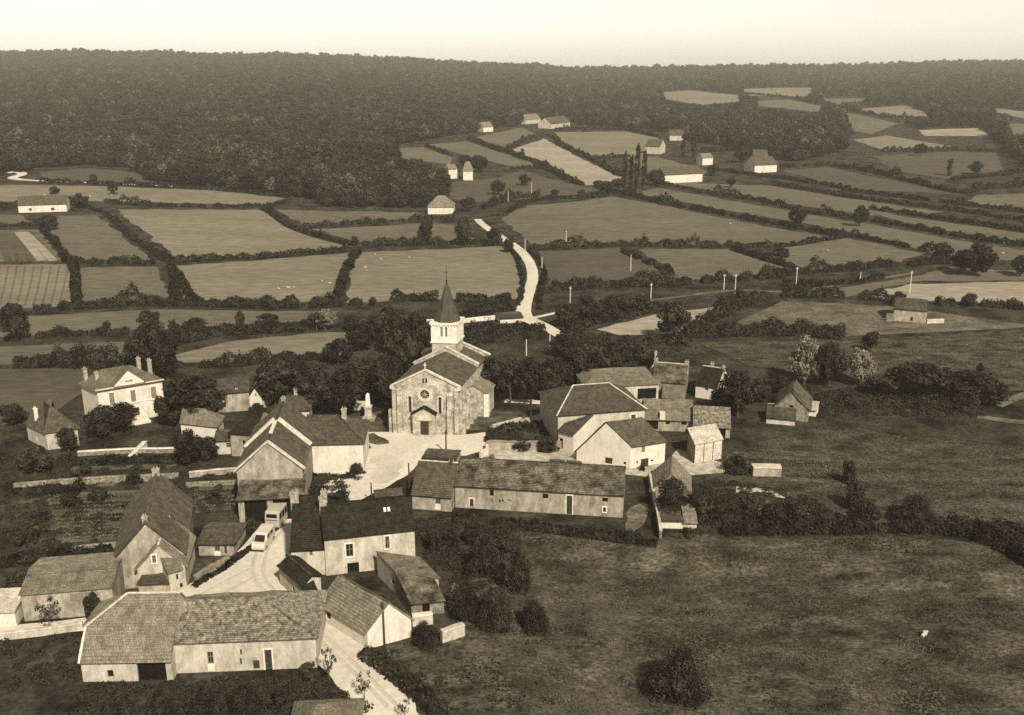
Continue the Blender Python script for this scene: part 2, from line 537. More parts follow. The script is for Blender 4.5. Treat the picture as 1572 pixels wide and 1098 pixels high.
def fill_opening(root, O, e, n, kind, u0, v0, u1, v1):
    O, e, n = Vector(O), Vector(e), Vector(n); up = Vector((0, 0, 1))
    P = lambda a, b, d: O + e * a + up * b - n * d
    k = kind[0]; w = u1 - u0; h = v1 - v0
    rp = rect_poly(u0, v0, u1, v1)
    if k == 'v':
        o = pane_mesh(O, e, n, rp, .2).build('opening', 'opening_shade', root); own = o  # flat pane painted dark for the unlit inside
    elif k == 'd':
        own = MB()
        np_ = max(2, int(w / .22))
        for i in range(np_):
            a, b = u0 + w * i / np_ + .008, u0 + w * (i + 1) / np_ - .008
            own.box(P((a + b) / 2, (v0 + v1) / 2, .13 + .008 * (i % 2)), e * ((b - a) / 2), n * .025, up * (h / 2))
        own = own.build('door', 'wood_dark', root)
    else:
        fr = MB()
        for a, b in ((u0 + .04, u0 + .04), (u1 - .04, u1 - .04), ((u0 + u1) / 2, (u0 + u1) / 2)):
            fr.box(P(a, (v0 + v1) / 2, .13), e * .035, n * .03, up * (h / 2))
        for b in (v0 + .04, v1 - .04, v0 + h * .55):
            fr.box(P((u0 + u1) / 2, b, .128), e * (w / 2 - .075), n * .028, up * .032)
        own = fr.build('window', 'shutter', root)
        pane_mesh(O, e, n, rp, .16).build('pane', 'glass', own)
        if k == 's':
            for s_ in (0, 1):
                a, b = u0 + w * s_ / 2 + .015, u0 + w * (s_ + 1) / 2 - .015
                mb = MB().box(P((a + b) / 2, (v0 + v1) / 2, .06), e * ((b - a) / 2), n * .02, up * (h / 2 - .02))
                ns = max(3, int(h / .25))
                for j in range(ns): mb.box(P((a + b) / 2, v0 + h * (j + .5) / ns, .03), e * ((b - a) / 2 - .05), n * .012, up * (h / ns * .3))
                mb.build('shutter', 'shutter', own)
        if k == 'o':
            for s_ in (-1, 1):
                a = (u0 - w * .27) if s_ < 0 else (u1 + w * .27)
                MB().box(P(a, (v0 + v1) / 2, -.045), e * (w * .24), n * .025, up * (h / 2)).build('shutter', 'shutter_pale', own)
    if 'S' in kind:
        mb = MB(); t = .14
        for a in (u0 - t / 2 - .01, u1 + t / 2 + .01): mb.box(P(a, (v0 + v1) / 2 + .02, -.012), e * (t / 2), n * .03, up * (h / 2 + .02))
        mb.box(P((u0 + u1) / 2, v1 + .12, -.015), e * (w / 2 + t + .03), n * .034, up * .09)
        if k != 'd': mb.box(P((u0 + u1) / 2, v0 - .07, -.04), e * (w / 2 + t + .03), n * .08, up * .05)
        mb.build('surround', 'surround', own)
    if 'P' in kind:   # pale panel under a window
        MB().box(P((u0 + u1) / 2, v0 - .45, -.02), e * (w / 2 + .05), n * .03, up * .4).build('sill_panel', 'surround', own)
    return own

# ------------------------------------------------------------------ houses
def house(name, label, A, B, D=None, depth=None, eave=None, wh=None, ridge='u', apex=None, rise=None, roof='tile_mid',
          wall='plaster_cream', hips=(0, 0), oh=.3, ov=.12, ops=(), chim=(), cap=None, course=.3, tr=.5, group=None,
          cat='house', coursecap=30, back_eave=None, sag=.05, open_front=False, half=None, eaver=None, af=.5):
    a = G(*A); b = G(*B); org = a.copy()
    z0 = a.z
    Uv = Vector((b.x - a.x, b.y - a.y, 0)); L = Uv.length; U = Uv.normalized()
    if D is not None:
        d = G(*D); Vv = Vector((d.x - a.x, d.y - a.y, 0)); Dp = Vv.length; V = Vv.normalized()
        if depth: Dp = depth
    else:
        V = Vector((-U.y, U.x, 0)); Dp = depth
    if wh is None: wh = height_for(a, eave)
    whr = height_for(b, eaver) + b.z - a.z if eaver else wh
    def P(u, v, z): return U * u + V * v + Vector((0, 0, z))
    if rise is None:
        base = org + (P(L / 2, Dp * tr, 0) if ridge == 'u' else P(L * af, 0, 0) if ridge == 'v' else P(L / 2, Dp, 0))
        rise = height_for(base, apex) - wh
    root = empty(name, org)
    tag(root, label, cat, group)
    nF = Vector((U.y, -U.x, 0)); nR = Vector((V.y, -V.x, 0))
    if nR.dot(U) < 0: nR = -nR
    if nF.dot(V) > 0: nF = -nF
    faces = {'f': (P(0, 0, 0), U, nF, L), 'r': (P(L, 0, 0), V, nR, Dp), 'b': (P(L, Dp, 0), -U, -nF, L), 'l': (P(0, Dp, 0), -V, -nR, Dp)}
    holes = {k: [] for k in faces}; fills = []
    zb = -1.8
    for op in ops:
        fc, kind, x0, y0, x1, y1 = op
        O, e, n, FL = faces[fc]
        q0 = on_plane(x0, y0, org + O, n) - org - O; q1 = on_plane(x1, y1, org + O, n) - org - O
        u0, u1 = sorted((q0.dot(e), q1.dot(e))); v0, v1 = sorted((q0.z, q1.z))
        u0 = max(.12, u0); u1 = min(FL - .12, u1); v0 = max(-.3, v0)
        vm = wh - .08
        if (ridge == 'v' and fc in 'fb') or (ridge == 'u' and fc in 'lr'):
            uc = max(abs(u0 / FL - .5), abs(u1 / FL - .5)); vm = wh + rise * (1 - 2 * uc) - .12
        if ridge == 'v' and fc == 'r': vm = whr - .08
        v1 = min(v1, vm)
        if u1 - u0 < .15 or v1 - v0 < .15: continue
        holes[fc].append(rect_poly(u0, v0, u1, v1)); fills.append((O, e, n, kind, u0, v0, u1, v1))
    mb = MB()
    for k, (O, e, n, FL) in faces.items():
        if open_front and k == 'f': continue
        if ridge == 'u':
            top = [(FL, wh), (0, wh)]
            if (k == 'r' and not hips[1]): top = [(FL, wh), (FL * tr, wh + rise), (0, wh)]
            if (k == 'l' and not hips[0]): top = [(FL, wh), (FL * (1 - tr), wh + rise), (0, wh)]
            if k == 'l' and half:
                q_ = half[0]; top = [(FL, wh), (FL - FL * tr * q_, wh + rise * q_), (FL * (1 - tr) * q_, wh + rise * q_), (0, wh)]
        elif ridge == 'v':
            top = {'f': [(FL, whr), (0, wh)], 'b': [(FL, wh), (0, whr)], 'r': [(FL, whr), (0, whr)], 'l': [(FL, wh), (0, wh)]}[k]
            if k == 'f' and not hips[0]: top = [(FL, whr), (FL * af, wh + rise), (0, wh)]
            if k == 'b' and not hips[1]: top = [(FL, wh), (FL * (1 - af), wh + rise), (0, whr)]
        else:
            top = {'f': [(FL, wh), (0, wh)], 'r': [(FL, wh + rise), (0, wh)], 'b': [(FL, wh + rise), (0, wh + rise)], 'l': [(FL, wh), (0, wh + rise)]}[k]
        wall_face(mb, O, e, n, [(0, zb), (FL, zb)] + top, holes[k])
    mb.build('wall', wall, root)
    for fl in fills: fill_opening(root, *fl)
    rb = RoofB(seed=R0.uniform(0, 90), sag=sag)
    kw = dict(course=course, cap=coursecap)
    zr = wh + rise
    segs = []
    if ridge == 'u':
        v_r = Dp * tr
        k1 = rise / v_r; k2 = rise / (Dp - v_r)
        ol = oh if hips[0] else ov; orr = oh if hips[1] else ov
        rl = hips[0] if hips[0] else -ov; rr = L - hips[1] if hips[1] else L + ov
        RL, RR = P(rl, v_r, zr), P(rr, v_r, zr)
        e0, e1 = P(-ol, -oh, wh - k1 * oh), P(L + orr, -oh, wh - k1 * oh)
        be = oh
        e2, e3 = P(L + orr, Dp + be, wh - k2 * be), P(-ol, Dp + be, wh - k2 * be)
        if half:
            q_, ins = half
            RL = P(ins, v_r, zr)
            RL0 = P(-ov, v_r, zr)
            ml, mr = e0.lerp(RL0, q_), e1.lerp(RR, q_)
            bl, br = e3.lerp(RL0, q_), e2.lerp(RR, q_)
            rb.slope(e0, e1, mr, ml, **kw); rb.slope(ml, mr, RR, RL, **kw)
            rb.slope(e2, e3, bl, br, **kw); rb.slope(br, bl, RL, RR, **kw)
            x_ = U * -.35
            rb.slope(bl + x_, ml + x_, RL, RL, **kw); segs += [(ml, RL), (e0, ml)]
        else:
            rb.slope(e0, e1, RR, RL, **kw); rb.slope(e2, e3, RL, RR, **kw)
        if hips[0]: rb.slope(e3, e0, RL, RL, **kw); segs += [(e0, RL)]
        if hips[1]: rb.slope(e1, e2, RR, RR, **kw); segs += [(e1, RR)]
        segs.append((RL, RR))
    elif ridge == 'v':
        k1 = rise / (L * af); k2 = (zr - whr) / (L * (1 - af))
        of = oh if hips[0] else ov; ob = oh if hips[1] else ov
        rf = hips[0] if hips[0] else -ov; rbk = Dp - hips[1] if hips[1] else Dp + ov
        RF, RB = P(L * af, rf, zr), P(L * af, rbk, zr)
        e0, e1 = P(-oh, -of, wh - k1 * oh), P(L + oh, -of, whr - k2 * oh)
        e2, e3 = P(L + oh, Dp + ob, whr - k2 * oh), P(-oh, Dp + ob, wh - k1 * oh)
        rb.slope(e1, e2, RB, RF, **kw); rb.slope(e3, e0, RF, RB, **kw)
        if hips[0]: rb.slope(e0, e1, RF, RF, **kw); segs += [(e0, RF), (e1, RF)]
        if hips[1]: rb.slope(e2, e3, RB, RB, **kw)
        segs.append((RF, RB))
    else:
        k1 = rise / Dp
        rb.slope(P(-ov, -oh, wh - k1 * oh), P(L + ov, -oh, wh - k1 * oh), P(L + ov, Dp + .1, zr + k1 * .1), P(-ov, Dp + .1, zr + k1 * .1), **kw)
    ro = rb.build('roof', roof, root)
    if cap and segs:
        up = Vector((0, 0, .07))
        beam_list([(p + up, q + up) for p, q in segs], .22, .1, 'ridge_cap', cap, ro)
    for c in chim:
        u, v, top = c[0] * L, c[1] * Dp, c[2]
        w = c[3] if len(c) > 3 else .7; m = c[4] if len(c) > 4 else 'chimney_brick'
        zt = zr + top; zl = wh + .1
        cb = MB().box(P(u, v, (zt + zl) / 2), U * (w / 2), V * (w * .33), Vector((0, 0, (zt - zl) / 2)))
        cb.box(P(u, v, zt + .05), U * (w / 2 + .07), V * (w * .33 + .07), Vector((0, 0, .07)))
        for s_ in (-.22, .22):
            q = P(u + s_ * w, v, zt + .1)
            cb.tube(q, q + Vector((0, 0, .35)), .1, .085, 6)
        cb.build('chimney', m, ro)
    return root, dict(P=P, L=L, D=Dp, wh=wh, rise=rise, org=org, U=U, V=V, nF=nF, nR=nR, faces=faces, roof=ro)
# ------------------------------------------------------------------ fields, roads, yards
FIELDS = [
 ('meadow', [(590,992),(700,985),(715,900),(790,815),(960,838),(1060,822),(1400,824),(1600,850),(1660,1125),(660,1125)]),
 ('pasture', [(1080,740),(1130,690),(1250,658),(1600,690),(1600,822),(1350,808),(1130,795)]),
 ('pasture', [(1070,525),(1300,524),(1600,505),(1600,600),(1400,600),(1150,562)]),
 ('field_dry', [(1140,490),(1200,463),(1310,467),(1380,472),(1600,502),(1300,517),(1090,508)]),
 ('field_stubble', [(1310,458),(1400,436),(1600,432),(1600,470),(1440,463)]),
 ('field_mid', [(1200,455),(1290,442),(1390,427),(1460,410),(1600,418),(1600,430),(1400,433),(1300,456)]),
 ('field_stubble', [(915,506),(1010,482),(1136,467),(1075,497),(1030,513),(950,515)]),
 ('field_light', [(180,322),(395,322),(420,335),(530,380),(400,393),(275,400)]),
 ('field_light', [(272,408),(400,400),(538,388),(508,462),(400,466),(285,462)]),
 ('field_light', [(545,388),(768,378),(792,395),(800,430),(795,460),(690,460),(530,465)]),
 ('field_mid', [(90,331),(150,331),(235,400),(115,400),(74,352)]),
 ('field_mid', [(118,412),(240,410),(270,460),(125,468)]),
 ('field_dry', [(-60,355),(60,353),(98,402),(-60,403)]),
 ('field_light', [(-60,407),(105,406),(115,470),(60,473),(-60,477)]),
 ('field_mid', [(-60,489),(60,485),(240,475),(400,478),(520,478),(500,505),(350,506),(200,507),(-60,522)]),
 ('field_mid', [(-60,535),(100,528),(200,525),(215,555),(-60,562)]),
 ('field_light', [(270,545),(350,525),(500,510),(545,512),(520,548),(400,556),(275,557)]),
 ('field_dark', [(-60,568),(130,565),(135,600),(70,640),(-60,655)]),
 ('field_light', [(-60,285),(150,286),(330,293),(440,305),(400,315),(150,309),(-60,311)]),
 ('field_dark', [(60,264),(140,258),(210,266),(230,281),(60,276)]),
 ('field_mid', [(-60,330),(30,330),(60,345),(-60,348)]),
 ('field_mid', [(422,322),(640,326),(650,335),(470,347)]),
 ('field_mid', [(478,352),(650,343),(720,345),(725,370),(560,374)]),
 ('field_mid', [(770,335),(810,316),(900,308),(940,302),(1030,318),(1180,349),(1260,362),(1260,372),(1180,376),(960,375),(820,379)]),
 ('field_dark', [(825,386),(950,381),(1020,415),(1010,434),(930,436),(850,440),(828,415)]),
 ('field_mid', [(978,383),(1120,383),(1212,412),(1200,420),(1040,432),(1034,415)]),
 ('field_mid', [(1200,381),(1300,366),(1420,390),(1370,405),(1232,418),(1180,395)]),
 ('field_mid', [(975,297),(1010,288),(1160,315),(1320,342),(1490,372),(1600,388),(1600,404),(1450,393),(1310,358),(1220,340),(1020,306)]),
 ('field_mid', [(1020,280),(1180,285),(1310,306),(1450,326),(1330,331),(1160,305)]),
 ('field_mid', [(1340,326),(1600,362),(1600,378),(1400,346)]),
 ('field_dark', [(1200,262),(1270,257),(1390,282),(1470,299),(1300,290)]),
 ('field_dark', [(1340,240),(1460,233),(1530,235),(1540,262),(1460,275),(1370,262)]),
 ('field_mid', [(1500,300),(1600,296),(1600,324),(1480,312)]),
 ('field_stubble', [(785,230),(835,213),(862,228),(955,272),(945,282),(900,285),(850,258)]),
 ('field_light', [(850,203),(960,202),(1012,213),(990,240),(905,241),(870,222)]),
 ('field_mid', [(722,212),(800,196),(825,208),(780,226)]),
 ('field_mid', [(655,222),(715,217),(830,255),(790,257),(720,240)]),
 ('field_mid', [(603,228),(650,226),(695,242),(690,252),(620,245)]),
 ('field_dark', [(692,280),(760,275),(800,262),(890,286),(930,296),(810,305),(740,312),(692,305)]),
 ('field_mid', [(960,241),(1010,241),(1085,262),(1070,285),(1010,275)]),
 ('field_light', [(1015,142),(1060,139),(1130,146),(1140,156),(1080,161),(1020,153)]),
 ('field_light', [(1130,138),(1250,135),(1240,148),(1150,147)]),
 ('field_mid', [(1150,156),(1210,153),(1280,168),(1250,172),(1160,162)]),
 ('field_mid', [(1255,152),(1330,150),(1320,161),(1270,160)]),
 ('field_light', [(1310,168),(1390,162),(1440,180),(1380,183)]),
 ('field_mid', [(1295,172),(1380,190),(1340,206),(1300,200)]),
 ('field_stubble', [(1410,200),(1500,197),(1525,209),(1420,209)]),
 ('field_light', [(1310,215),(1360,208),(1462,225),(1360,232)]),
 ('field_light', [(1515,165),(1600,175),(1600,187),(1530,173)]),
 ('field_mid', [(1545,190),(1600,190),(1600,211),(1550,206)]),
 ('field_light', [(1550,226),(1600,224),(1600,240)]),
]
for m, pts in FIELDS:
    if m == 'meadow': drape('meadow', pts, m, .2, 1.6)
    else: drape('pasture' if m == 'pasture' else 'field', pts, m, jit=max(.3, sum(p[1] < 470 for p in pts) / len(pts) * 1.1))
FOREST_EDGE = [(-500,40),(2100,40),(2100,330),(1610,270),(1560,250),(1520,212),(1400,196),(1290,170),(1312,205),(1290,236),(1240,246),(1180,252),(1120,226),(1040,215),
               (1010,201),(900,193),(830,190),(760,198),(720,206),(600,224),(620,250),(672,270),(692,300),(652,321),(512,320),(440,298),(240,283),(210,262),(140,255),(60,258),(0,272),(-60,280),(-500,300)]

# soil rows in the two striped fields
for i in range(9):
    x = -8 + i * 13
    ribbon('plough_row', [(x - 6, 470), (x + 2, 440), (x + 8, 409)], .55, 'field_mid', .1, 4)
for i in range(5):
    ribbon('plough_row', [(14 + i * 17, 401), (4 + i * 14, 378), (-6 + i * 11, 357)], 2.6, 'field_stubble' if i > 2 else 'field_dark', .1, 4)

ribbon('road', [(640,1130),(605,1088),(560,1042),(500,985),(440,930),(403,895),(398,868),(412,835),(440,802),(480,776),(545,745),(592,715),(612,690),(630,676)],
       [6.2,6.0,5.6,5.4,6.0,8.5,8.0,6.0,5.6,7.0,9.0,9.6,9.0,8], 'road')
for o_ in (-9, 7):
    ribbon('wheel_track', [(605 + o_, 1088), (560 + o_, 1042), (500 + o_, 985), (440 + o_, 930), (404 + o_, 897), (398 + o_, 868), (412 + o_, 835), (440 + o_, 802)], .45, 'wheel_worn', .16, 8)
for o_ in (-5, 6):
    ribbon('wheel_track', [(390 + o_, 880 + o_), (352 + o_, 899 + o_), (300 + o_, 927 + o_)], .45, 'wheel_worn', .16, 8)
ribbon('road', [(410,868),(352,895),(290,930),(200,950),(100,962),(-40,975)], [6,8.5,6.5,4,2.6,2.6], 'road', .07)
drape('church_square', [(560,664),(606,664),(706,668),(745,664),(750,690),(716,700),(640,702),(600,716),(575,700)], 'road', .06, 2.0)
drape('farmyard', [(745,689),(862,690),(960,718),(1020,716),(1040,690),(1110,712),(1115,726),(1010,735),(900,722),(735,702)], 'dirt', .07, 2.0)
drape('yard', [(960,790),(966,782),(976,776),(988,772),(997,776),(996,786),(993,795),(988,806),(980,812),(968,820),(955,823),(960,806)], 'field_dry', .07, 1.2, jit=.5)
drape('churchyard', [(560,664),(545,640),(600,628),(606,660)], 'garden_green', .06, 2.0)
drape('churchyard', [(708,662),(735,632),(850,634),(800,648),(752,661)], 'garden_green', .06, 2.0)
ribbon('road', [(862,517),(836,502),(806,487),(805,470),(813,445),(818,425),(812,402),(795,382),(765,362),(742,346),(733,337)],
       [3.0,3.8,4.2,3.6,3.3,3.3,3.3,3.4,3.4,3.2,3.0], 'road', .12)
ribbon('path', [(812,490),(835,485),(866,478)], 1.5, 'road', .1)
ribbon('path', [(-30,272),(10,266),(26,264),(34,268),(20,274),(60,278),(160,282),(260,286),(340,292)], [4,5,5,5,5,3.5,3,2.6,2], 'road', .12)
ribbon('path', [(550,309),(580,312),(622,315)], 3.2, 'road', .12)
ribbon('path', [(1500,640),(1540,646),(1600,652)], 2.2, 'field_dry', .12)
ribbon('path', [(1530,624),(1556,613),(1600,598)], 2.2, 'field_dry', .12)
ribbon('path', [(985,710),(1040,716),(1110,722)], 2.4, 'dirt', .1)
ribbon('path', [(1130,752),(1170,756),(1210,762)], 2.2, 'dirt', .1)
ribbon('path', [(880,480),(1000,462),(1120,447),(1215,448),(1300,436),(1400,420)], 2.0, 'field_dry', .1)
ribbon('path', [(775,616),(820,618),(862,622)], 2.0, 'road', .1)
ribbon('path', [(760,660),(800,650),(852,636)], 3.0, 'dirt', .09)
# garden beds on the left
BEDS = [((70,772),(240,765),'field_dark'),((60,790),(230,783),'garden_green'),((50,812),(215,803),'field_dark'),((60,832),(190,824),'garden_green'),((110,720),(270,716),'garden_green'),
        ((120,760),(230,756),'field_mid'),((300,765),(365,760),'soil'),((300,785),(355,780),'garden_green'),((70,750),(110,748),'field_mid'),((150,745),(190,742),'field_mid'),((295,752),(360,748),'garden_green'),
        ((30,770),(60,769),'field_dark'),((1120,765),(1210,775),'garden_green'),((1200,735),(1290,740),'soil'),((1140,700),(1280,706),'garden_green')]
for (p, q, m) in BEDS:
    ribbon('garden_bed', [p, ((p[0] + q[0]) / 2, (p[1] + q[1]) / 2), q], 1.7, m, .05, 5)

# ------------------------------------------------------------------ houses of the village
DET = {}
def H(key, *a, **k):
    DET[key] = house(*a, **k); return DET[key]

# near house with regular tiled roof, open shed at its right
r, d = H('n1', 'tiled_farmhouse', 'pale tiled farmhouse with an open dark cart bay, nearest house at lower left', (128,1047), (266,1045), depth=9.4, eave=1013, ridge='u', apex=911, hips=(0, 0), roof='tile_light', wall='plaster_cream', half=(.52, 3.6),
  ops=[('f','v',209,1016,257,1046), ('f','v',164,1029,175,1040)], cap='mortar_white', ov=.06, course=.33)
H('n2', 'speckled_roof_house', 'long low house with speckled hipped roof, white framed door and steps beside the road', (270,1034), (487,1025), depth=9.0, eave=985, ridge='u', apex=917, hips=(0, 6.2), roof='tile_speckled', wall='plaster_cream', ov=0.0,
  ops=[('f','wP',317.5,1001,328.5,1019), ('f','v',368,997,371.5,1006), ('f','v',368,1011,371.5,1021), ('f','d',388,1014,399,1027), ('f','dS',405.6,998,418.8,1029)], cap='tile_speckled', sag=.09)
H('n3', 'roadside_house', 'grey roofed house at the bottom edge left of the road', (440,1212), (545,1207), depth=8, wh=3.0, ridge='u', apex=1081, hips=(2.6, 2.6), roof='slate', wall='plaster_cream')
drape('dirt_patch', [(572,702),(592,697),(610,703),(618,716),(612,732),(596,742),(580,744),(566,736),(574,722)], 'road_worn', .16, 1.0, jit=.6)
drape('garden_bed', [(562,668),(574,666),(590,674),(598,682),(580,684),(564,680)], 'garden_green', .16, 1.2, jit=.3)
# two-part house with dark roofs
H('c1', 'dark_roof_house', 'two-storey house with long dark tile roof above a walled yard by the road', (501,884), (638,868), depth=8.2, eave=826, ridge='u', apex=768, roof='tile_dark', wall='plaster_cream',
  ops=[('f','wS',530.5,836,542.8,854), ('f','oS',591,824,598,842), ('f','v',533,865,552,885)], chim=[(.02,.5,.9,.9)], cap='tile_dark', ov=.1)
r, d = DET['c1']
for uf in (.70, .745):
    q = d['P'](d['L'] * uf, d['D'] * .5 * .62, d['wh'] + d['rise'] * .62 + .13)
    sl = (d['V'] * (d['D'] / 2) + Vector((0, 0, d['rise']))).normalized()
    MB().box(q, d['U'] * .16, sl * .32, sl.cross(d['U']) * .03).build('skylight', 'surround', d['roof'])
H('c2', 'dark_gable_house', 'tall narrow dark-roofed house end beside the bend, two chimneys on its ridge', (449,885), (501,882), depth=11.0, eave=843, ridge='u', apex=761, roof='tile_dark', wall='plaster_cream',
  ops=[('f','w',475,845,480,853)], chim=[(.06,.5,.7,1.0), (.95,.5,.7,.7)], cap='tile_dark', ov=.05, tr=.55)
H('d', 'corrugated_roof_barn', 'small barn with pale ribbed tile roof and white gable beside the lower road', (565,997), (632,978), D=(492,952), eave=968, ridge='v', apex=925, roof='tile_light', wall='plaster_white',
  ops=[('l','d',500,931,508,953)], cap='tile_light', course=.36)
H('d2', 'mossy_cottage', 'low dark mossy-roofed cottage along the inside of the road bend', (468,931), (494,917), D=(430,898), eave=898, ridge='v', apex=884, roof='tile_dark', wall='plaster_cream',
  ops=[('l','d',448,899,453,918)], cap='tile_patched', sag=.15)
H('d3', 'tumbledown_shed', 'small tumbledown dark shed between the mossy cottage and the pale barn', (476,946), (492,936), D=(464,930), eave=922, ridge='mono', rise=.9, roof='tile_dark', wall='planks', cat='shed', sag=.2)
H('e1', 'lean_to_shed', 'pale lean-to shed with single slope roof below the dark-roofed house', (607,912), (674,922), D=(580,884), eave=876, ridge='mono', apex=851, roof='tile_light', wall='plaster_cream', cat='shed', ops=[('l','v',600,886,606,900)])
H('e2', 'rough_lean_to', 'lower rough-tiled lean-to in front of the pale single slope shed', (632,947), (682,941), D=(608,914), eave=926, ridge='mono', rise=1.5, roof='tile_patched', wall='rubble', cat='shed', sag=.15, ops=[('f','v',648,928,660,942)])
# big barn left of the road
H('g1', 'tall_barn', 'tall grey-roofed barn with chimney left of the road, steep gable to the front', (180,906), (287,893), depth=15.5, eave=860, ridge='v', apex=803, roof='tile_mid', wall='plaster_grey',
  ops=[('f','v',180,862,189,876)], chim=[(.5,.97,.5,.9), (.49,.05,.35,.6)], cap='tile_light')
H('g2', 'white_gable_wing', 'pale gabled wing with one small window in front of the tall grey barn', (215,909), (287,903), depth=7.5, eave=872, ridge='v', apex=836, roof='tile_light', wall='plaster_cream',
  ops=[('f','wS',233,853,240,864)], cap='mortar_white')
H('g3', 'small_front_shed', 'small tiled shed against the front of the white gabled wing', (215,922), (262,920), depth=4.2, eave=896, ridge='mono', apex=868, roof='tile_mid', wall='plaster_grey', cat='shed')
H('g4', 'narrow_annexe', 'narrow pale annexe with two small dark openings beside the small tiled shed', (263,921), (284,915), depth=5.0, eave=878, ridge='mono', rise=1.0, roof='tile_light', wall='plaster_cream', cat='shed', ops=[('f','v',270,882,274,890), ('f','v',276,896,281,902)])
H('g5', 'hip_roof_annexe', 'low annexe with hipped roof and a pale window between the tall barn and the road', (306,853), (360,853), depth=5.6, eave=834, ridge='u', apex=810, hips=(0, 2.4), roof='tile_mid', wall='plaster_grey', cat='shed',
  ops=[('f','wP',329,839,338,846), ('f','d',344,838,349,850)])
H('i', 'long_plank_barn', 'long low barn with pale tile roof and two young trees before it', (38,954), (177,942), depth=8.0, eave=911, ridge='u', apex=868, roof='tile_light', wall='plaster_grey', cat='barn',
  ops=[('f','s',107,912,127,922), ('f','s',130,910,144,918)])
H('i2', 'white_hut', 'small white flat-roofed hut cut by the left edge of the picture', (-34,966), (26,962), depth=4.5, eave=941, ridge='mono', rise=.3, roof='sheet_pale', wall='plaster_white', cat='hut')
# barn with white parapets and the white house behind the road
r, d = H('f1', 'parapet_barn', 'gabled barn with white parapet bands across its dark roof', (369,786), (468,782), depth=17.5, eave=722, ridge='v', apex=679, roof='tile_mid', wall='plaster_grey', cat='barn', cap='tile_mid', chim=[(.5,.98,.4,.6)])
P = d['P']; zr = d['wh'] + d['rise']
for s_ in (0, 1):
    a = P(-.35 if s_ == 0 else d['L'] + .35, d['D'] * .5, d['wh'] + .05); b = P(d['L'] / 2 + (-.35 if s_ == 0 else .35), d['D'] * .5, zr + .2)
    beam(a, b, .6, .45, 'parapet', 'mortar_white', r)
beam(P(d['L'] / 2, d['D'] * .18, zr + .12), P(d['L'] / 2, d['D'] * .47, zr + .12), .5, .2, 'ridge_coping', 'mortar_white', r)
for s_ in (0, 1):
    a = P(-.35 if s_ == 0 else d['L'] + .35, .12, d['wh'] - .12); b = P(d['L'] / 2, .12, zr + .12)
    beam(a, b, .55, .22, 'verge_coping', 'coping_stone', r)
H('f1b', 'barn_lean_to', 'long lean-to with mottled roof across the front of the parapet barn', (368,803), (468,798), depth=4.2, eave=765, ridge='mono', apex=730, roof='tile_patched', wall='planks', cat='shed', oh=.5, ops=[('f','v',374,766,412,801), ('f','v',418,766,463,799)])  # front panels painted near-black for the shadow under the deep eave
H('f2', 'white_walled_house', 'white-walled house with blank wall and hipped grey roof above the road bend', (470,728), (559,726), depth=9.5, eave=681, ridge='u', apex=637, hips=(0, 4.2), roof='tile_mid', wall='plaster_white', chim=[(.64,.5,.9,.75)], cap='tile_mid',
  ops=[('r','w',561,686,563,694)])
H('f3', 'pointed_roof_cottage', 'cottage with pointed hipped roof just behind the white-walled house', (428,656), (476,654), depth=7.5, wh=3.0, ridge='u', apex=607, hips=(2.6, 2.6), roof='tile_mid', wall='plaster_cream', chim=[(.52,.6,.8,.6)])
H('f4', 'dark_hip_cottage', 'dark hipped cottage left of the parapet barn', (356,700), (392,702), depth=9.0, eave=664, ridge='u', apex=630, hips=(3.4, 0), roof='tile_dark', wall='plaster_grey', ops=[('f','v',372,676,378,690)])
H('f5', 'pale_hip_barn', 'long pale barn with hipped roof right of the white manor', (279,668), (334,674), D=(290,652), eave=648, ridge='u', apex=627, hips=(0, 2.6), roof='tile_light', wall='plaster_white', cat='barn')
H('f6', 'square_window_shed', 'small shed with one square window below the long pale hipped barn', (331,698), (359,697), depth=4.6, eave=676, ridge='u', apex=661, roof='tile_mid', wall='plaster_cream', cat='shed', ops=[('f','w',347,680,354,687)])
H('f7', 'brown_roof_house', 'small house with broad tiled roof behind the big dark garden tree', (335,634), (384,630), depth=8.5, eave=604, ridge='u', apex=582, roof='tile_mid', wall='plaster_grey', chim=[(.62,.1,-1.2,.6,'plaster_white')])
H('f8', 'little_gabled_cottage', 'little white gabled cottage beside the trees left of the church', (384,628), (403,629), depth=6.0, eave=608, ridge='v', apex=595, roof='tile_dark', wall='plaster_white', ops=[('f','w',391,604,394,609), ('f','w',397,604,400,609)])
# manor
r, d = H('manor', 'white_manor', 'white two-storey manor with closed shutters, front pediment and four chimneys', (156,655), (254,637), D=(131,642), eave=598, ridge='u', apex=563, hips=(2.4, 3.6), roof='slate', wall='plaster_white', oh=.4,
  ops=[('f','sS',167,604,177,622), ('f','sS',199.8,600,209.6,618), ('f','sS',231,595,241,612), ('f','wS',197,628,216,644), ('f','wS',236,622,246,634), ('f','wS',166,631,176,644)],
  chim=[(.86,.75,.5,.6), (.95,.45,.4,.6), (.04,.8,.0,.6), (.1,.35,-.2,.6)])
P = d['P']; wh = d['wh']; L = d['L']
nF = d['nF']
pw = 4.8; pc = L * .49
mb = MB()
zt = wh + 2.5
Pf = lambda u, z, o: P(u, 0, z) + nF * o
tri = [(pc - pw / 2 - .2, wh - .35), (pc + pw / 2 + .2, wh - .35), (pc + pw / 2, wh + .3), (pc, zt), (pc - pw / 2, wh + .3)]
k = len(tri)
mb.add([Pf(u, z, .14) for u, z in tri] + [Pf(u, z, -1.2) for u, z in tri], [tuple(range(k)), tuple(range(2 * k - 1, k - 1, -1))] + [(i, k + i, k + (i + 1) % k, (i + 1) % k) for i in range(k)])
ped = mb.build('pediment', 'plaster_white', r)
rb = RoofB(sag=0)
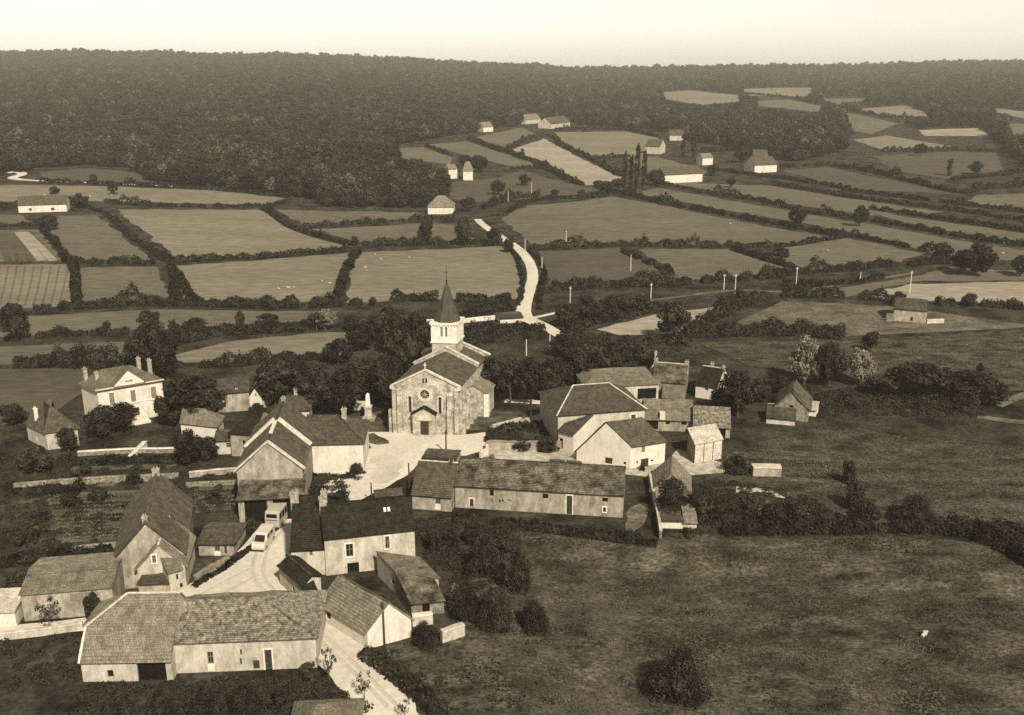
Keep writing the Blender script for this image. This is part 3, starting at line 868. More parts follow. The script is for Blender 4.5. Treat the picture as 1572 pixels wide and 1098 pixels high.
for s_ in (-1, 1):
    e0 = Pf(pc + s_ * (pw / 2 + .35), wh + .22, .3); e1 = Pf(pc + s_ * (pw / 2 + .35), wh + .22, -1.9)
    r0 = Pf(pc, zt + .2, .3); r1 = Pf(pc, zt + .2, -3.0)
    rb.slope(e0, e1, r1, r0) if s_ > 0 else rb.slope(e1, e0, r0, r1)
rb.build('pediment_roof', 'slate', ped)
MB().box(Pf(pc, wh + .65, .15), d['U'] * .6, nF * .03, Vector((0, 0, .16))).build('plaque', 'chimney_brick', ped)
beam(Pf(-.06, wh * .5, .05), Pf(L + .06, wh * .5, .05), .1, .16, 'string_course', 'surround', r)
beam(Pf(-.3, wh - .1, .22), Pf(pc - pw / 2 - .25, wh - .1, .22), .3, .16, 'cornice', 'mortar_white', r)
beam(Pf(pc + pw / 2 + .25, wh - .1, .22), Pf(L + .3, wh - .1, .22), .3, .16, 'cornice', 'mortar_white', r)
mb = MB()
for i, (w_, h_) in enumerate(((3.2, .9), (3.8, .6), (4.4, .3))):
    mb.box(Pf(pc + .2, h_ / 2 - .2, .6 + i * .35), d['U'] * (w_ / 2), nF * (.6 + i * .35 - .005), Vector((0, 0, h_ / 2 + .2)))
mb.build('steps', 'plaster_white', r)
H('b20', 'hip_roof_house', 'old house with hipped dark roof and pale end wall at the far left', (74,691), (122,684), D=(44,675), eave=662, ridge='u', apex=614, hips=(3.0, 3.0), roof='tile_mid', wall='plaster_cream', chim=[(.12,.6,-1.5,.5,'plaster_white')], cap='tile_light', ops=[('l','v',55,668,58,676)])
# long row in front of the square
H('h1', 'left_row_house', 'low house with white mortared ridge at the left end of the long row', (633,781), (693,786), depth=8.0, eave=757, ridge='u', apex=709, roof='tile_mid', wall='plaster_grey', cap='mortar_white', ops=[('f','wP',668,766,676,774)], ov=.1)
H('h2', 'long_barn_house', 'long old barn house with patched roof and tall framed opening facing the meadow', (699,779), (956,795), depth=9.2, eave=744, ridge='u', apex=710, roof='tile_patched', wall='plaster_grey', cap='tile_mid', ov=.08, sag=.12, wh=None, coursecap=26,
  ops=[('f','v',833,758,841.5,766), ('f','dS',870,761,878,790), ('f','v',924.5,764,933,771), ('f','vS',926,779,930,786), ('f','v',751.7,752,758,762), ('f','dS',721,766,727,778), ('f','v',766,767,768.5,771), ('f','v',770.5,767,773,771), ('f','v',778,767,784,769.5), ('f','s',753,765,757,772)])
H('h3', 'rear_outhouse', 'small low roof just behind the left end of the long row', (650,713), (700,716), depth=3.4, wh=1.2, ridge='u', apex=695, roof='tile_mid', wall='plaster_grey', cat='shed')
H('h4', 'small_hut_by_bend', 'tiny hut with pointed roof behind the dark-roofed house by the bend', (580,790), (617,787), depth=4.0, wh=1.9, ridge='u', apex=751, hips=(1.9, 1.9), roof='tile_mid', wall='plaster_grey', cat='shed')
# farm group right
H('w1', 'white_barn', 'big white gabled barn with brown door right of the square', (885,708), (967,720), D=(938,700), eave=691, eaver=684, af=.54, ridge='v', apex=648, roof='tile_mid', wall='plaster_white', cat='barn', oh=.35,
  ops=[('f','d',929,702,940,713), ('f','v',957,709,961,714), ('r','d',984,705,995,719), ('r','v',977,708,979.5,711), ('r','v',999,706,1003,708.5), ('r','s',985,684,990,694)])
H('w2', 'barn_side_wing', 'low white wing with dark roof at the left side of the white barn', (857,690), (880,697), depth=8.0, eave=660, ridge='mono', rise=2.8, roof='tile_mid', wall='plaster_white', cat='shed', ops=[('f','v',858,672,864,690)])
H('w3', 'large_hip_house', 'large house with broad dark hipped roof behind the white barn', (856,686), (988,675), depth=12.0, eave=637, ridge='u', apex=590, hips=(4.2, 4.4), roof='tile_mid', wall='plaster_cream', cap='mortar_white',
  ops=[('f','oS',969,637,975,653)])
H('w4', 'pale_long_barn', 'long barn with pale roof and wide dark opening behind the large hipped house', (900,628), (1010,622), depth=10.0, eave=594, ridge='u', apex=571, hips=(2.5, 3.6), roof='tile_light', wall='plaster_cream', cat='barn', ops=[('f','v',979,597,1007,612)])
H('w5', 'stone_gable_house', 'stone house with tall bare gable and patched dark roof at the back of the farm', (1000,614), (1050,618), depth=9.5, eave=584, ridge='u', apex=558, roof='tile_patched', wall='rubble', cap='mortar_white', chim=[(.98,.5,.5,.7), (.02,.5,.6,.7)], ops=[('r','v',1056,583,1058,591)])
H('w6', 'white_end_house', 'white house end with chimney peeping over the stone gable house', (996,594), (1018,595), depth=7.0, eave=566, ridge='v', apex=550, roof='tile_dark', wall='plaster_white', chim=[(.4,.3,.5,.5)])
H('w7', 'white_dark_roof_house', 'white house with steep dark roof and chimney at the right end of the farm', (1067,610), (1099,615), depth=8.5, eave=589, ridge='u', apex=564, roof='tile_dark', wall='plaster_white', cap='mortar_white', chim=[(.4,.55,.5,.6), (.98,.5,.3,.6)], ops=[('f','w',1082,595,1087,600)])
H('w8', 'low_lean_to', 'low lean-to roof against the front of the stone gable house', (1016,624), (1046,626), depth=3.6, wh=1.8, ridge='mono', rise=1.5, roof='tile_light', wall='rubble', cat='shed')
H('w9', 'long_cow_shed', 'long pale-roofed shed with small white dormer and two dark openings', (989,661), (1064,663), depth=8.0, eave=643, ridge='u', apex=613, roof='tile_light', wall='plaster_grey', cat='shed',
  ops=[('f','v',1022,645,1028,652), ('f','v',1046,648,1054,653), ('f','v',990,645,1010,660)])
r, d = DET['w9']
q = d['P'](d['L'] * .36, .35, d['wh'] + .55)
db = MB().box(q, d['U'] * .45, d['V'] * .7, Vector((0, 0, .55))).build('dormer', 'plaster_white', d['roof'])
H('w10', 'open_cart_shed', 'open-fronted cart shed with mottled tile roof and white posts', (1064,670), (1120,673), depth=7.5, eave=653, ridge='u', apex=624, roof='tile_speckled', wall='planks', cat='shed', ops=[('f','v',1066,656,1076,672), ('f','v',1081,656,1113,673)])
H('w11', 'pale_plank_shed', 'pale plank shed with single slope roof standing alone in the yard', (1065,712), (1107,704), D=(1054,696), eave=681, ridge='mono', rise=.9, roof='sheet_pale', wall='planks', cat='shed')
r, d = DET['w11']
for i in range(3):
    w_ = d['L'] / 3
    MB().box(d['P'](w_ * (i + .5), 0, d['wh'] * .47) + d['nF'] * .04, d['U'] * (w_ / 2 - .07), d['nF'] * .035, Vector((0, 0, d['wh'] * .47))).build('panel', 'sheet_pale', r)
for i in range(4):
    MB().box(d['P'](d['L'] * i / 3, 0, d['wh'] * .48) + d['nF'] * .05, d['U'] * .05, d['nF'] * .05, Vector((0, 0, d['wh'] * .48))).build('post', 'wood_dark', r)
H('x1', 'tile_roof_hut', 'tiny hut with ribbed tile roof and white wall at the meadow edge', (1013,811), (1050,812), depth=4.8, eave=798, ridge='mono', apex=771, roof='tile_mid', wall='plaster_white', cat='hut', course=.36)
H('x1b', 'stone_stub', 'low rough stone stub against the right side of the tiny white hut', (1050,812.5), (1069,813), depth=3.6, wh=1.1, ridge='mono', rise=.9, roof='rubble', wall='plaster_cream', cat='hut', sag=.2)
H('x2', 'bushy_garden_shed', 'grey gabled garden shed half hidden by a round bush', (1000,764), (1058,768), depth=6.5, wh=1.3, ridge='v', apex=727, roof='tile_light', wall='plaster_grey', cat='shed')
H('x3', 'ruined_stone_shed', 'ruined stone shed with sagging gabled roof in the dark pasture', (1186,642), (1240,648), depth=6.5, eave=624, ridge='v', apex=600, roof='tile_mid', wall='rubble', cat='shed', sag=.25, ops=[('f','v',1212,622,1217,634)])
H('x4', 'low_stone_hovel', 'low stone hovel in front of the ruined stone shed', (1176,650), (1220,654), depth=4.0, eave=640, ridge='mono', rise=1.2, roof='tile_mid', wall='plaster_cream', cat='shed', sag=.25)
H('x4b', 'white_stone_stub', 'small white stone stub right of the ruined stone shed', (1238,638), (1252,640), depth=3.0, wh=1.3, ridge='mono', rise=.6, roof='plaster_cream', wall='plaster_white', cat='shed', sag=.2)
H('x5', 'field_barn', 'lone stone barn with dark roof in the field at right', (1371,493), (1421,497), depth=8.5, eave=473, ridge='u', apex=458, roof='tile_mid', wall='plaster_grey', cat='barn', ops=[('f','v',1398,487,1401,493)], sag=.15)
H('x6', 'roadside_lodge', 'low lodge with grey roof where the white road leaves the village', (768,497), (803,495), depth=5.5, eave=489, ridge='u', apex=481, roof='tile_mid', wall='plaster_white', hips=(1.5, 0))
# far farms
def far(name, label, A, B, dep, wh, rise, ridge='u', wall='plaster_white', roof='tile_mid', hips=(0, 0), ops=(), chim=()):
    return house(name, label, A, B, depth=dep, wh=wh, ridge=ridge, rise=rise, wall=wall, roof=roof, hips=hips, coursecap=6, sag=.03, ops=ops, chim=chim)
far('far_farmhouse', 'long low white farmhouse at the left among fields', (29,327), (103,325), 8, 3.2, 3.2, ops=[('f','w',44,320,49,324), ('f','w',78,319,84,323)])
far('far_cottage', 'white tall cottage, left one of the pair below the wood', (689,275), (702,274), 6, 5.2, 2.2, roof='tile_light')
far('far_cottage', 'white cottage with bigger roof, right one of the pair below the wood', (711,277), (726,277), 9, 5.0, 4.2, roof='tile_light', hips=(1.5, 1.5))
far('far_farmhouse', 'pale hipped farmhouse beside the wood, left of the far end of the road', (657,329), (696,329), 11, 3.2, 4, hips=(4, 4), wall='plaster_white', roof='tile_light')
far('far_cottage', 'single white cottage on top of the far field by the forest', (742,203), (757,202), 9, 4, 3.5, roof='tile_light')
far('far_farmhouse', 'grey farmhouse with pale front on the far hill top', (846,198), (875,194), 12, 4, 5, wall='plaster_cream')
far('far_barn', 'long low pale barn on the far hill top', (807,191), (830,189), 10, 4, 4, wall='plaster_cream', roof='tile_light')
far('far_cottage', 'pale cottage at the right corner of the upper light field', (990,236), (1013,237), 11, 5, 4, wall='plaster_cream')
far('far_farmhouse', 'white long farmhouse with small dark roof right of the poplars', (1020,282), (1078,279), 9, 4.5, 3.5)
far('far_cottage', 'white cottage behind the long farmhouse right of the poplars', (1078,254), (1094,253), 7, 4.5, 2.2, roof='tile_light')
far('far_farmhouse', 'white farmhouse in the orchard at the far right', (1158,266), (1192,264), 11, 4.5, 4)
far('far_barn', 'small white barn behind the far right farmhouse', (1156,250), (1178,250), 9, 4, 3.5)
far('far_barn', 'pale barn at the foot of the dark wood on the right', (1028,216), (1050,216), 9, 4, 3.5, wall='plaster_cream')
# ------------------------------------------------------------------ church
def build_church():
    A = G(606, 664); B = G(704, 667)
    U = Vector((B.x - A.x, B.y - A.y, 0)); L = U.length; U.normalize()
    V = Vector((-U.y, U.x, 0)); c, s_ = math.cos(rad(-5)), math.sin(rad(-5))
    V = Vector((V.x * c - V.y * s_, V.x * s_ + V.y * c, 0))
    n = Vector((U.y, -U.x, 0)); nR = Vector((V.y, -V.x, 0))
    org = A
    root = tag(empty('church', org), 'stone village church with rose window, gabled porch and white belfry under a pointed spire', 'church')
    up = Vector((0, 0, 1))
    P = lambda u, v, z: U * u + V * v + up * z
    wh = height_for(A, 592); ap = height_for(A + P(L / 2, 0, 0), 570.5)
    q = on_plane(684, 540, Vector((0, 0, org.z + ap)), up) - org - P(L / 2, 0, ap)
    q.z = 0
    LN = q.length; V = q.normalized(); nR = Vector((V.y, -V.x, 0))
    P = lambda u, v, z: U * u + V * v + up * z
    def fp(px, py):
        q = on_plane(px, py, org, n) - org
        return q.dot(U), q.z
    # facade
    holes = []
    lanc = []
    for x0, y0, x1, y1 in ((627, 609, 631.7, 633.8), (673, 610.5, 677.7, 636)):
        u0, v1 = fp(x0, y0); u1, v0 = fp(x1, y1); pl = arch_poly(u0, v0, u1, v1); holes.append(pl); lanc.append((u0, v0, u1, v1, pl))
    twin = []
    for x0, x1 in ((648, 650.9), (652.7, 655.6)):
        u0, v1 = fp(x0, 580.5); u1, v0 = fp(x1, 588.7); pl = arch_poly(u0, v0, u1, v1); holes.append(pl); twin.append((u0, v0, u1, v1, pl))
    cu, cv = fp(652, 605.8); rr = .78
    rose = circ_poly(cu, cv, rr, 24); holes.append(rose)
    mb = MB()
    wall_face(mb, (0, 0, 0), U, n, [(0, -1.5), (L, -1.5), (L, wh), (L / 2, ap), (0, wh)], holes, .35)
    # side walls with lancets
    sh = []
    for i in range(4):
        v = LN * (.15 + i * .2)
        sh.append((v, arch_poly(v - .35, 1.6, v + .35, wh - 1.2)))
    wall_face(mb, P(L, 0, 0), V, nR, [(0, -1.5), (LN, -1.5), (LN, wh), (0, wh)], [p for _, p in sh], .3)
    wall_face(mb, P(0, LN, 0), -V, -nR, [(0, -1.5), (LN, -1.5), (LN, wh), (0, wh)], [], .3)
    wall_face(mb, P(L, LN, 0), -U, -n, [(0, -1.5), (L, -1.5), (L, wh), (L / 2, ap), (0, wh)], [], .3)
    mb.build('wall', 'church_stone', root)
    for u0, v0, u1, v1, pl in lanc:
        w = MB()   # pale hood band round the lancet
        r0 = (u1 - u0) / 2; cc = (u0 + u1) / 2; sp = v1 - r0
        prev = None
        for i in range(9):
            a = math.pi * i / 8
            q = P(cc, 0, sp) + U * ((r0 + .22) * math.cos(a)) + up * ((r0 + .22) * math.sin(a)) + n * .03
            if prev is not None: w.tube(prev, q, .17, .17, 5)
            prev = q
        for u in (u0 - .14, u1 + .14): w.box(P(u, 0, (v0 + sp) / 2 + .2) + n * .02, U * .11, n * .05, up * ((sp - v0) / 2 - .2))
        wo_ = w.build('lancet_window', 'coping_stone', root)
        pane_mesh((0, 0, 0), U, n, pl, .25).build('pane', 'glass', wo_)
    for u0, v0, u1, v1, pl in twin:
        pane_mesh((0, 0, 0), U, n, pl, .25).build('twin_window', 'glass', root)
    for v, pl in sh:
        pane_mesh(P(L, 0, 0), V, nR, pl, .22).build('lancet_window', 'glass', root)
    # rose window
    w = MB(); k = 24
    for i in range(k):
        a, b = 2 * math.pi * i / k, 2 * math.pi * (i + 1) / k
        for ra, rb_, o in ((rr + .02, rr + .5, .05),):
            q = [P(cu, 0, cv) + U * (r * math.cos(t)) + up * (r * math.sin(t)) for r, t in ((ra, a), (rb_, a), (rb_, b), (ra, b))]
            w.add([p + n * o for p in q] + [p - n * .02 for p in q], [(0, 1, 2, 3), (1, 5, 6, 2), (4, 0, 3, 7)])
    ro = w.build('rose_window', 'coping_stone', root)
    w = MB()
    for i in range(8):
        t = 2 * math.pi * i / 8
        w.tube(P(cu, 0, cv) + (U * math.cos(t) + up * math.sin(t)) * .14 - n * .14, P(cu, 0, cv) + (U * math.cos(t) + up * math.sin(t)) * (rr + .02) - n * .14, .045, .06, 5)
    w.tube(P(cu, 0, cv) - n * .1, P(cu, 0, cv) - n * .18, .2, .2, 10)
    w.build('tracery', 'church_stone', ro)
    pane_mesh((0, 0, 0), U, n, rose, .27).build('pane', 'glass', ro)
    # coping on gable
    cp = MB()
    for a, b in ((P(-.25, .1, wh - .05), P(L / 2, .1, ap + .15)), (P(L + .25, .1, wh - .05), P(L / 2, .1, ap + .15))):
        d = (b - a).normalized(); upn = d.cross(V) if d.cross(V).z > 0 else -d.cross(V)
        cp.box((a + b) / 2 + upn * .12, (b - a) / 2, V * .3, upn * .13)
    for u in (-.2, L + .2): cp.box(P(u, .1, wh - .25), U * .28, V * .35, up * .3)
    co = cp.build('coping', 'coping_stone', root)
    MB().box(P(L / 2, .1, ap + .9), U * .06, V * .06, up * .6).box(P(L / 2, .1, ap + 1.1), U * .28, V * .05, up * .055).build('cross', 'ashlar_white', co)
    # nave roof
    rb = RoofB(3, .03)
    k1 = (ap - wh) / (L / 2)
    rb.slope(P(L + .35, .35, wh - k1 * .35), P(L + .35, LN, wh - k1 * .35), P(L / 2, LN, ap), P(L / 2, .35, ap), cap=18)
    rb.slope(P(-.35, LN, wh - k1 * .35), P(-.35, .35, wh - k1 * .35), P(L / 2, .35, ap), P(L / 2, LN, ap), cap=18)
    rb.build('nave_roof', 'tile_mid', root)
    # raised gable wall between nave and choir, with coping
    for vv, up_, wx in ((LN, .55, 0.0), (LN + 6.2, .2, .5)):
        g = MB()
        pl = [(-.3 - wx, 0), (L + .3 + wx, 0), (L + .3 + wx, wh + .35), (L / 2, ap + up_ + .2), (-.3 - wx, wh + .35)]
        k = 5
        g.add([P(a, vv, b) for a, b in pl] + [P(a, vv + .5, b) for a, b in pl], [(0, 1, 2, 3, 4), (9, 8, 7, 6, 5)] + [(i, 5 + i, 5 + (i + 1) % 5, (i + 1) % 5) for i in range(5)])
        gw = g.build('gable_wall', 'church_stone', root)
        for sx in (0, 1):
            a = P(-.45 - wx if sx == 0 else L + .45 + wx, vv + .25, wh + .4); b = P(L / 2, vv + .25, ap + up_ + .35)
            beam(a, b, .7, .16, 'coping', 'coping_stone', gw)
    rb = RoofB(5, .02)
    for s1 in (0, 1):
        if s1: rb.slope(P(L + .4, LN + .5, wh - .2), P(L + .4, LN + 6.2, wh - .2), P(L / 2, LN + 6.2, ap), P(L / 2, LN + .5, ap), cap=12)
        else: rb.slope(P(-.4, LN + 6.2, wh - .2), P(-.4, LN + .5, wh - .2), P(L / 2, LN + .5, ap), P(L / 2, LN + 6.2, ap), cap=12)
    rb.build('choir_roof', 'tile_mid', root)
    g = MB()
    wall_face(g, P(L, LN, 0), V, nR, [(0, -1.5), (6.5, -1.5), (6.5, wh), (0, wh)], [])
    wall_face(g, P(0, LN + 6.5, 0), -V, -nR, [(0, -1.5), (6.5, -1.5), (6.5, wh), (0, wh)], [])
    wall_face(g, P(L, LN + 6.5, 0), -U, -n, [(0, -1.5), (L, -1.5), (L, wh), (0, wh)], [])
    g.build('choir_wall', 'church_stone', root)
    # side chapel on the right with pale corner
    g = MB()
    u0, u1, v0, v1 = L + .02, L + 2.6, LN - 3.0, LN + 2.2
    pl = [(u0, -1.5), (u1, -1.5), (u1, 4.3), (u0, 5.8)]
    g.add([P(a, v0, b) for a, b in pl] + [P(a, v1, b) for a, b in pl], [(0, 1, 2, 3), (7, 6, 5, 4), (1, 5, 6, 2), (3, 2, 6, 7), (0, 3, 7, 4)])
    ch = g.build('side_chapel', 'church_stone', root)
    rb = RoofB(8, .0)
    rb.slope(P(u1 + .3, v0 - .15, 4.2), P(u1 + .3, v1 + .2, 4.2), P(u0, v1 + .2, 5.95), P(u0, v0 - .15, 5.95))
    rb.build('chapel_roof', 'tile_light', ch)
    MB().box(P(u1 - .1, v0 + .2, 1.5), U * .42, V * .45, up * 2.75).build('corner_pier', 'surround', ch)
    # buttresses
    def butt(u, v, du, dv, h, name='buttress'):
        b = MB()
        b.box(P(u, v, h * .3 - .3), U * du, V * dv, up * (h * .3 + .3))
        b.box(P(u, v, h * .8 - .1) + (V * (dv * .25) if v < .5 else U * (-du * .25)), U * (du if v < .5 else du * .7), V * (dv * .7 if v < .5 else dv), up * (h * .2 + .1))
        q = P(u, v, h + .1) + (V * (dv * .25) if v < .5 else U * (-du * .25))
        b.add([q - U * du - V * dv * .7, q + U * du - V * dv * .7, q + U * du + V * dv * .7, q - U * du + V * dv * .7, q + V * dv * .7 + up * .5 - U * du, q + V * dv * .7 + up * .5 + U * du],
              [(0, 1, 5, 4), (0, 4, 3), (1, 2, 5), (0, 3, 2, 1)])
        b.build(name, 'church_stone', root)
    for u in (1.15, L - 1.35): butt(u, -.32, .42, .32, wh - 1.6)
    for u in (.2, L - .2): butt(u, -.2, .34, .24, wh - .8)
    for v in (.5, LN * .25, LN * .45, LN * .65):
        b = MB()
        b.box(P(L + .55, v, 1.6), U * .55, V * .36, up * 2.4)
        b.box(P(L + .32, v, 4.4), U * .32, V * .33, up * .8)
        q = [P(L, v - .33, 5.9), P(L, v + .33, 5.9), P(L + .64, v - .33, 5.2), P(L + .64, v + .33, 5.2), P(L, v - .33, 5.2), P(L, v + .33, 5.2)]
        b.add(q, [(0, 2, 3, 1), (0, 4, 2), (1, 3, 5)])
        b.build('buttress', 'church_stone', root)
        b = MB().box(P(-.5, v, 1.6), U * .5, V * .36, up * 2.4)
        b.build('buttress', 'church_stone', root)
    # porch
    pu0, _ = fp(635, 640); pu1, _ = fp(669.5, 640); pc = (pu0 + pu1) / 2
    _, pz = fp(652, 624.5); _, pe = fp(652, 634)
    d0, dv1 = fp(646.7, 643); d1, dv0 = fp(660, 662)
    g = MB(); dep = 1.1
    On = P(0, 0, 0) + n * dep
    door = rect_poly(d0, -.1, d1, dv1)
    wall_face(g, On, U, n, [(pu0, -1), (pu1, -1), (pu1, pe), (pc, pz), (pu0, pe)], [door], .4)
    for u, nn in ((pu0, -U), (pu1, U)):
        g.add([P(u, 0, -1), P(u, 0, pe), P(u, 0, pe) + n * dep, P(u, 0, -1) + n * dep], [(0, 1, 2, 3)])
    po = g.build('porch', 'church_stone', root)
    cp = MB()
    for u in (pu0 - .2, pu1 + .2):
        a = P(u, 0, pe - .05) + n * (dep / 2 + .05); b = P(pc, 0, pz + .1) + n * (dep / 2 + .05)
        d = (b - a).normalized(); upn = d.cross(n); upn = upn if upn.z > 0 else -upn
        cp.box((a + b) / 2 + upn * .1, (b - a) / 2, n * (dep / 2 + .12), upn * .09)
    cp.build('porch_roof', 'tile_dark', po)
    MB().add([On + U * u + up * z + n * o for o in (.02, -.05) for u, z in ((pu0 + .45, dv1 + .15), (pu1 - .45, dv1 + .15), (pc, pz - .35))], [(0, 1, 2), (0, 3, 4, 1), (1, 4, 5, 2), (2, 5, 3, 0)]).build('tympanum', 'coping_stone', po)
    w = MB(); m_ = (d0 + d1) / 2
    for a, b in ((d0, m_ - .01), (m_ + .01, d1)):
        w.box(On + U * ((a + b) / 2) + up * (dv1 / 2) - n * .28, U * ((b - a) / 2), n * .04, up * (dv1 / 2 + .1))
        for j in range(3): w.box(On + U * ((a + b) / 2) + up * (dv1 * (j + .5) / 3) - n * .225, U * ((b - a) / 2 - .09), n * .02, up * (dv1 / 6 - .09))
    w.build('door', 'wood_dark', po)
    w = MB()
    for i in range(2): w.box(P(pc, 0, -.1 + .0) + n * (dep + .35 + .2 * i) - up * (.14 * i - .1), U * (1.7 + .25 * i), n * (.35 + .2 * i), up * .1)
    w.build('step', 'plaster_cream', po)
    w = MB()   # plinth
    w.box(P(L / 2, -.06, .1), U * (L / 2 + .05), V * .06, up * .45)
    w.build('plinth', 'church_stone', root)
    # tower and spire, standing on the crossing
    yw = (org + P(L / 2, LN + 3.0, 0)).y; hw = 2.3
    tp = on_plane(687.3, 525, Vector((0, yw, 0)), Vector((0, -1, 0)))
    tc = Vector((tp.x, yw, 0)) - org
    tc.z = 0
    front = org + tc - V * hw
    z1 = height_for(front, 526); z2 = height_for(front, 497.5)
    Q = lambda a, b, z: tc + U * a + V * b + up * z
    t = MB()
    t.box(Q(0, 0, z1 / 2), U * (hw - .1), V * (hw - .1), up * (z1 / 2))
    to = t.build('tower', 'church_stone', root)
    b = MB()
    wins = {}
    for key, O, e, nn in (('f', Q(-hw, -hw, 0), U, n), ('r', Q(hw, -hw, 0), V, nR), ('b', Q(hw, hw, 0), -U, -n), ('l', Q(-hw, hw, 0), -V, -nR)):
        hs = [arch_poly(hw - .62, z1 + 1.05, hw - .2, z2 - .55), arch_poly(hw + .2, z1 + 1.05, hw + .62, z2 - .55)]
        wall_face(b, O, e, nn, [(0, z1), (2 * hw, z1), (2 * hw, z2), (0, z2)], hs, .3)
        wins[key] = (O, e, nn, hs)
    be = b.build('belfry', 'ashlar_white', root)
    for O, e, nn, hs in wins.values():
        for h in hs: pane_mesh(O, e, nn, h, .25).build('louvre', 'shutter', be)
    t = MB()
    t.box(Q(0, 0, z1), U * (hw + .12), V * (hw + .12), up * .12)
    t.box(Q(0, 0, z2 + .02), U * (hw + .18), V * (hw + .18), up * .16)
    for i in range(9):
        a = -hw + .2 + i * (2 * hw - .4) / 8
        for bb in (-hw - .1, hw + .1): t.box(Q(a, bb, z2 - .26), U * .09, V * .1, up * .14); t.box(Q(bb, a, z2 - .26), U * .1, V * .09, up * .14)
    t.build('cornice', 'ashlar_white', be)
    sp = MB()
    zt = height_for(org + tc, 434.5); zc = height_for(org + tc, 407)
    H_ = zt - z2
    sp.v = []; prof = [(2.95, .12), (2.5, .5), (2.15, 1.1), (1.75, 2.1), (1.3, 3.4), (.78, 5.2), (.32, 6.7), (.07, H_)]
    prof = [(r_, z2 + z_ * (H_ / max(H_, 7.2)) if z_ != H_ else z2 + H_) for r_, z_ in prof]
    ang = math.atan2(U.y, U.x)
    o0 = 0
    for i, (r_, z_) in enumerate(prof):
        f_ = min(1, i / 2.0)        # square at the eaves, eight-sided above
        for k in range(8):
            a = ang + rad(22.5 + 45 * k)
            rsq = r_ / max(abs(math.cos(a - ang)), abs(math.sin(a - ang))) * .92
            roct = r_
            r2 = rsq * (1 - f_) * .86 + roct * f_ if i < 2 else r_
            sp.v.append((tc.x + r2 * math.cos(a), tc.y + r2 * math.sin(a), z_))
    for i in range(len(prof) - 1):
        for k in range(8): sp.f.append((i * 8 + k, i * 8 + (k + 1) % 8, i * 8 + 8 + (k + 1) % 8, i * 8 + 8 + k))
    sp.f.append(tuple(range(8))[::-1])
    so = sp.build('spire', 'slate', root)
    c = MB()
    c.tube(Q(0, 0, zt - .5), Q(0, 0, zt + .35), .2, .1, 8)
    c.tube(Q(0, 0, zt + .2), Q(0, 0, zc), .05, .03, 5)
    c.box(Q(0, 0, zt + (zc - zt) * .6), U * .45, V * .03, up * .035)
    c.ring([(.05, zt + .3), (.17, zt + .42), (.17, zt + .5), (.05, zt + .62)], 8, (tc.x, tc.y))
    c.build('cross', 'iron', so)
build_church()

# ------------------------------------------------------------------ monument, vehicles, posts, low walls
def build_memorial():
    p = G(566, 644)
    root = tag(empty('war_memorial', p), 'white stone obelisk memorial on a stepped base left of the church', 'memorial')
    def blk(name, prof, m, n=4):
        return MB().ring(prof, n, rot=math.pi / 4).build(name, m, root)
    blk('base', [(1.7, -.2), (1.7, .25), (1.4, .26), (1.4, .5), (1.15, .51), (1.0, .9)], 'plaster_grey')
    blk('pedestal', [(.85, .88), (.72, 2.2), (.95, 2.25), (.95, 2.5), (.7, 2.6)], 'plaster_cream')
    blk('obelisk', [(.55, 2.58), (.42, 4.6), (.34, 4.7), (.02, 4.95)], 'ashlar_white')
    for k in range(4):
        a = math.pi / 4 + k * math.pi / 2
        MB().tube((2.2 * math.cos(a), 2.2 * math.sin(a), -.1), (2.2 * math.cos(a), 2.2 * math.sin(a), .75), .1, .07, 6).build('corner_post', 'iron', root)
    ch = MB()
    for k in range(4):
        a, b = math.pi / 4 + k * math.pi / 2, math.pi / 4 + (k + 1) * math.pi / 2
        ch.tube((2.2 * math.cos(a), 2.2 * math.sin(a), .6), (2.2 * math.cos(b), 2.2 * math.sin(b), .6), .03, .03, 4)
    ch.build('chain', 'iron', root)
build_memorial()

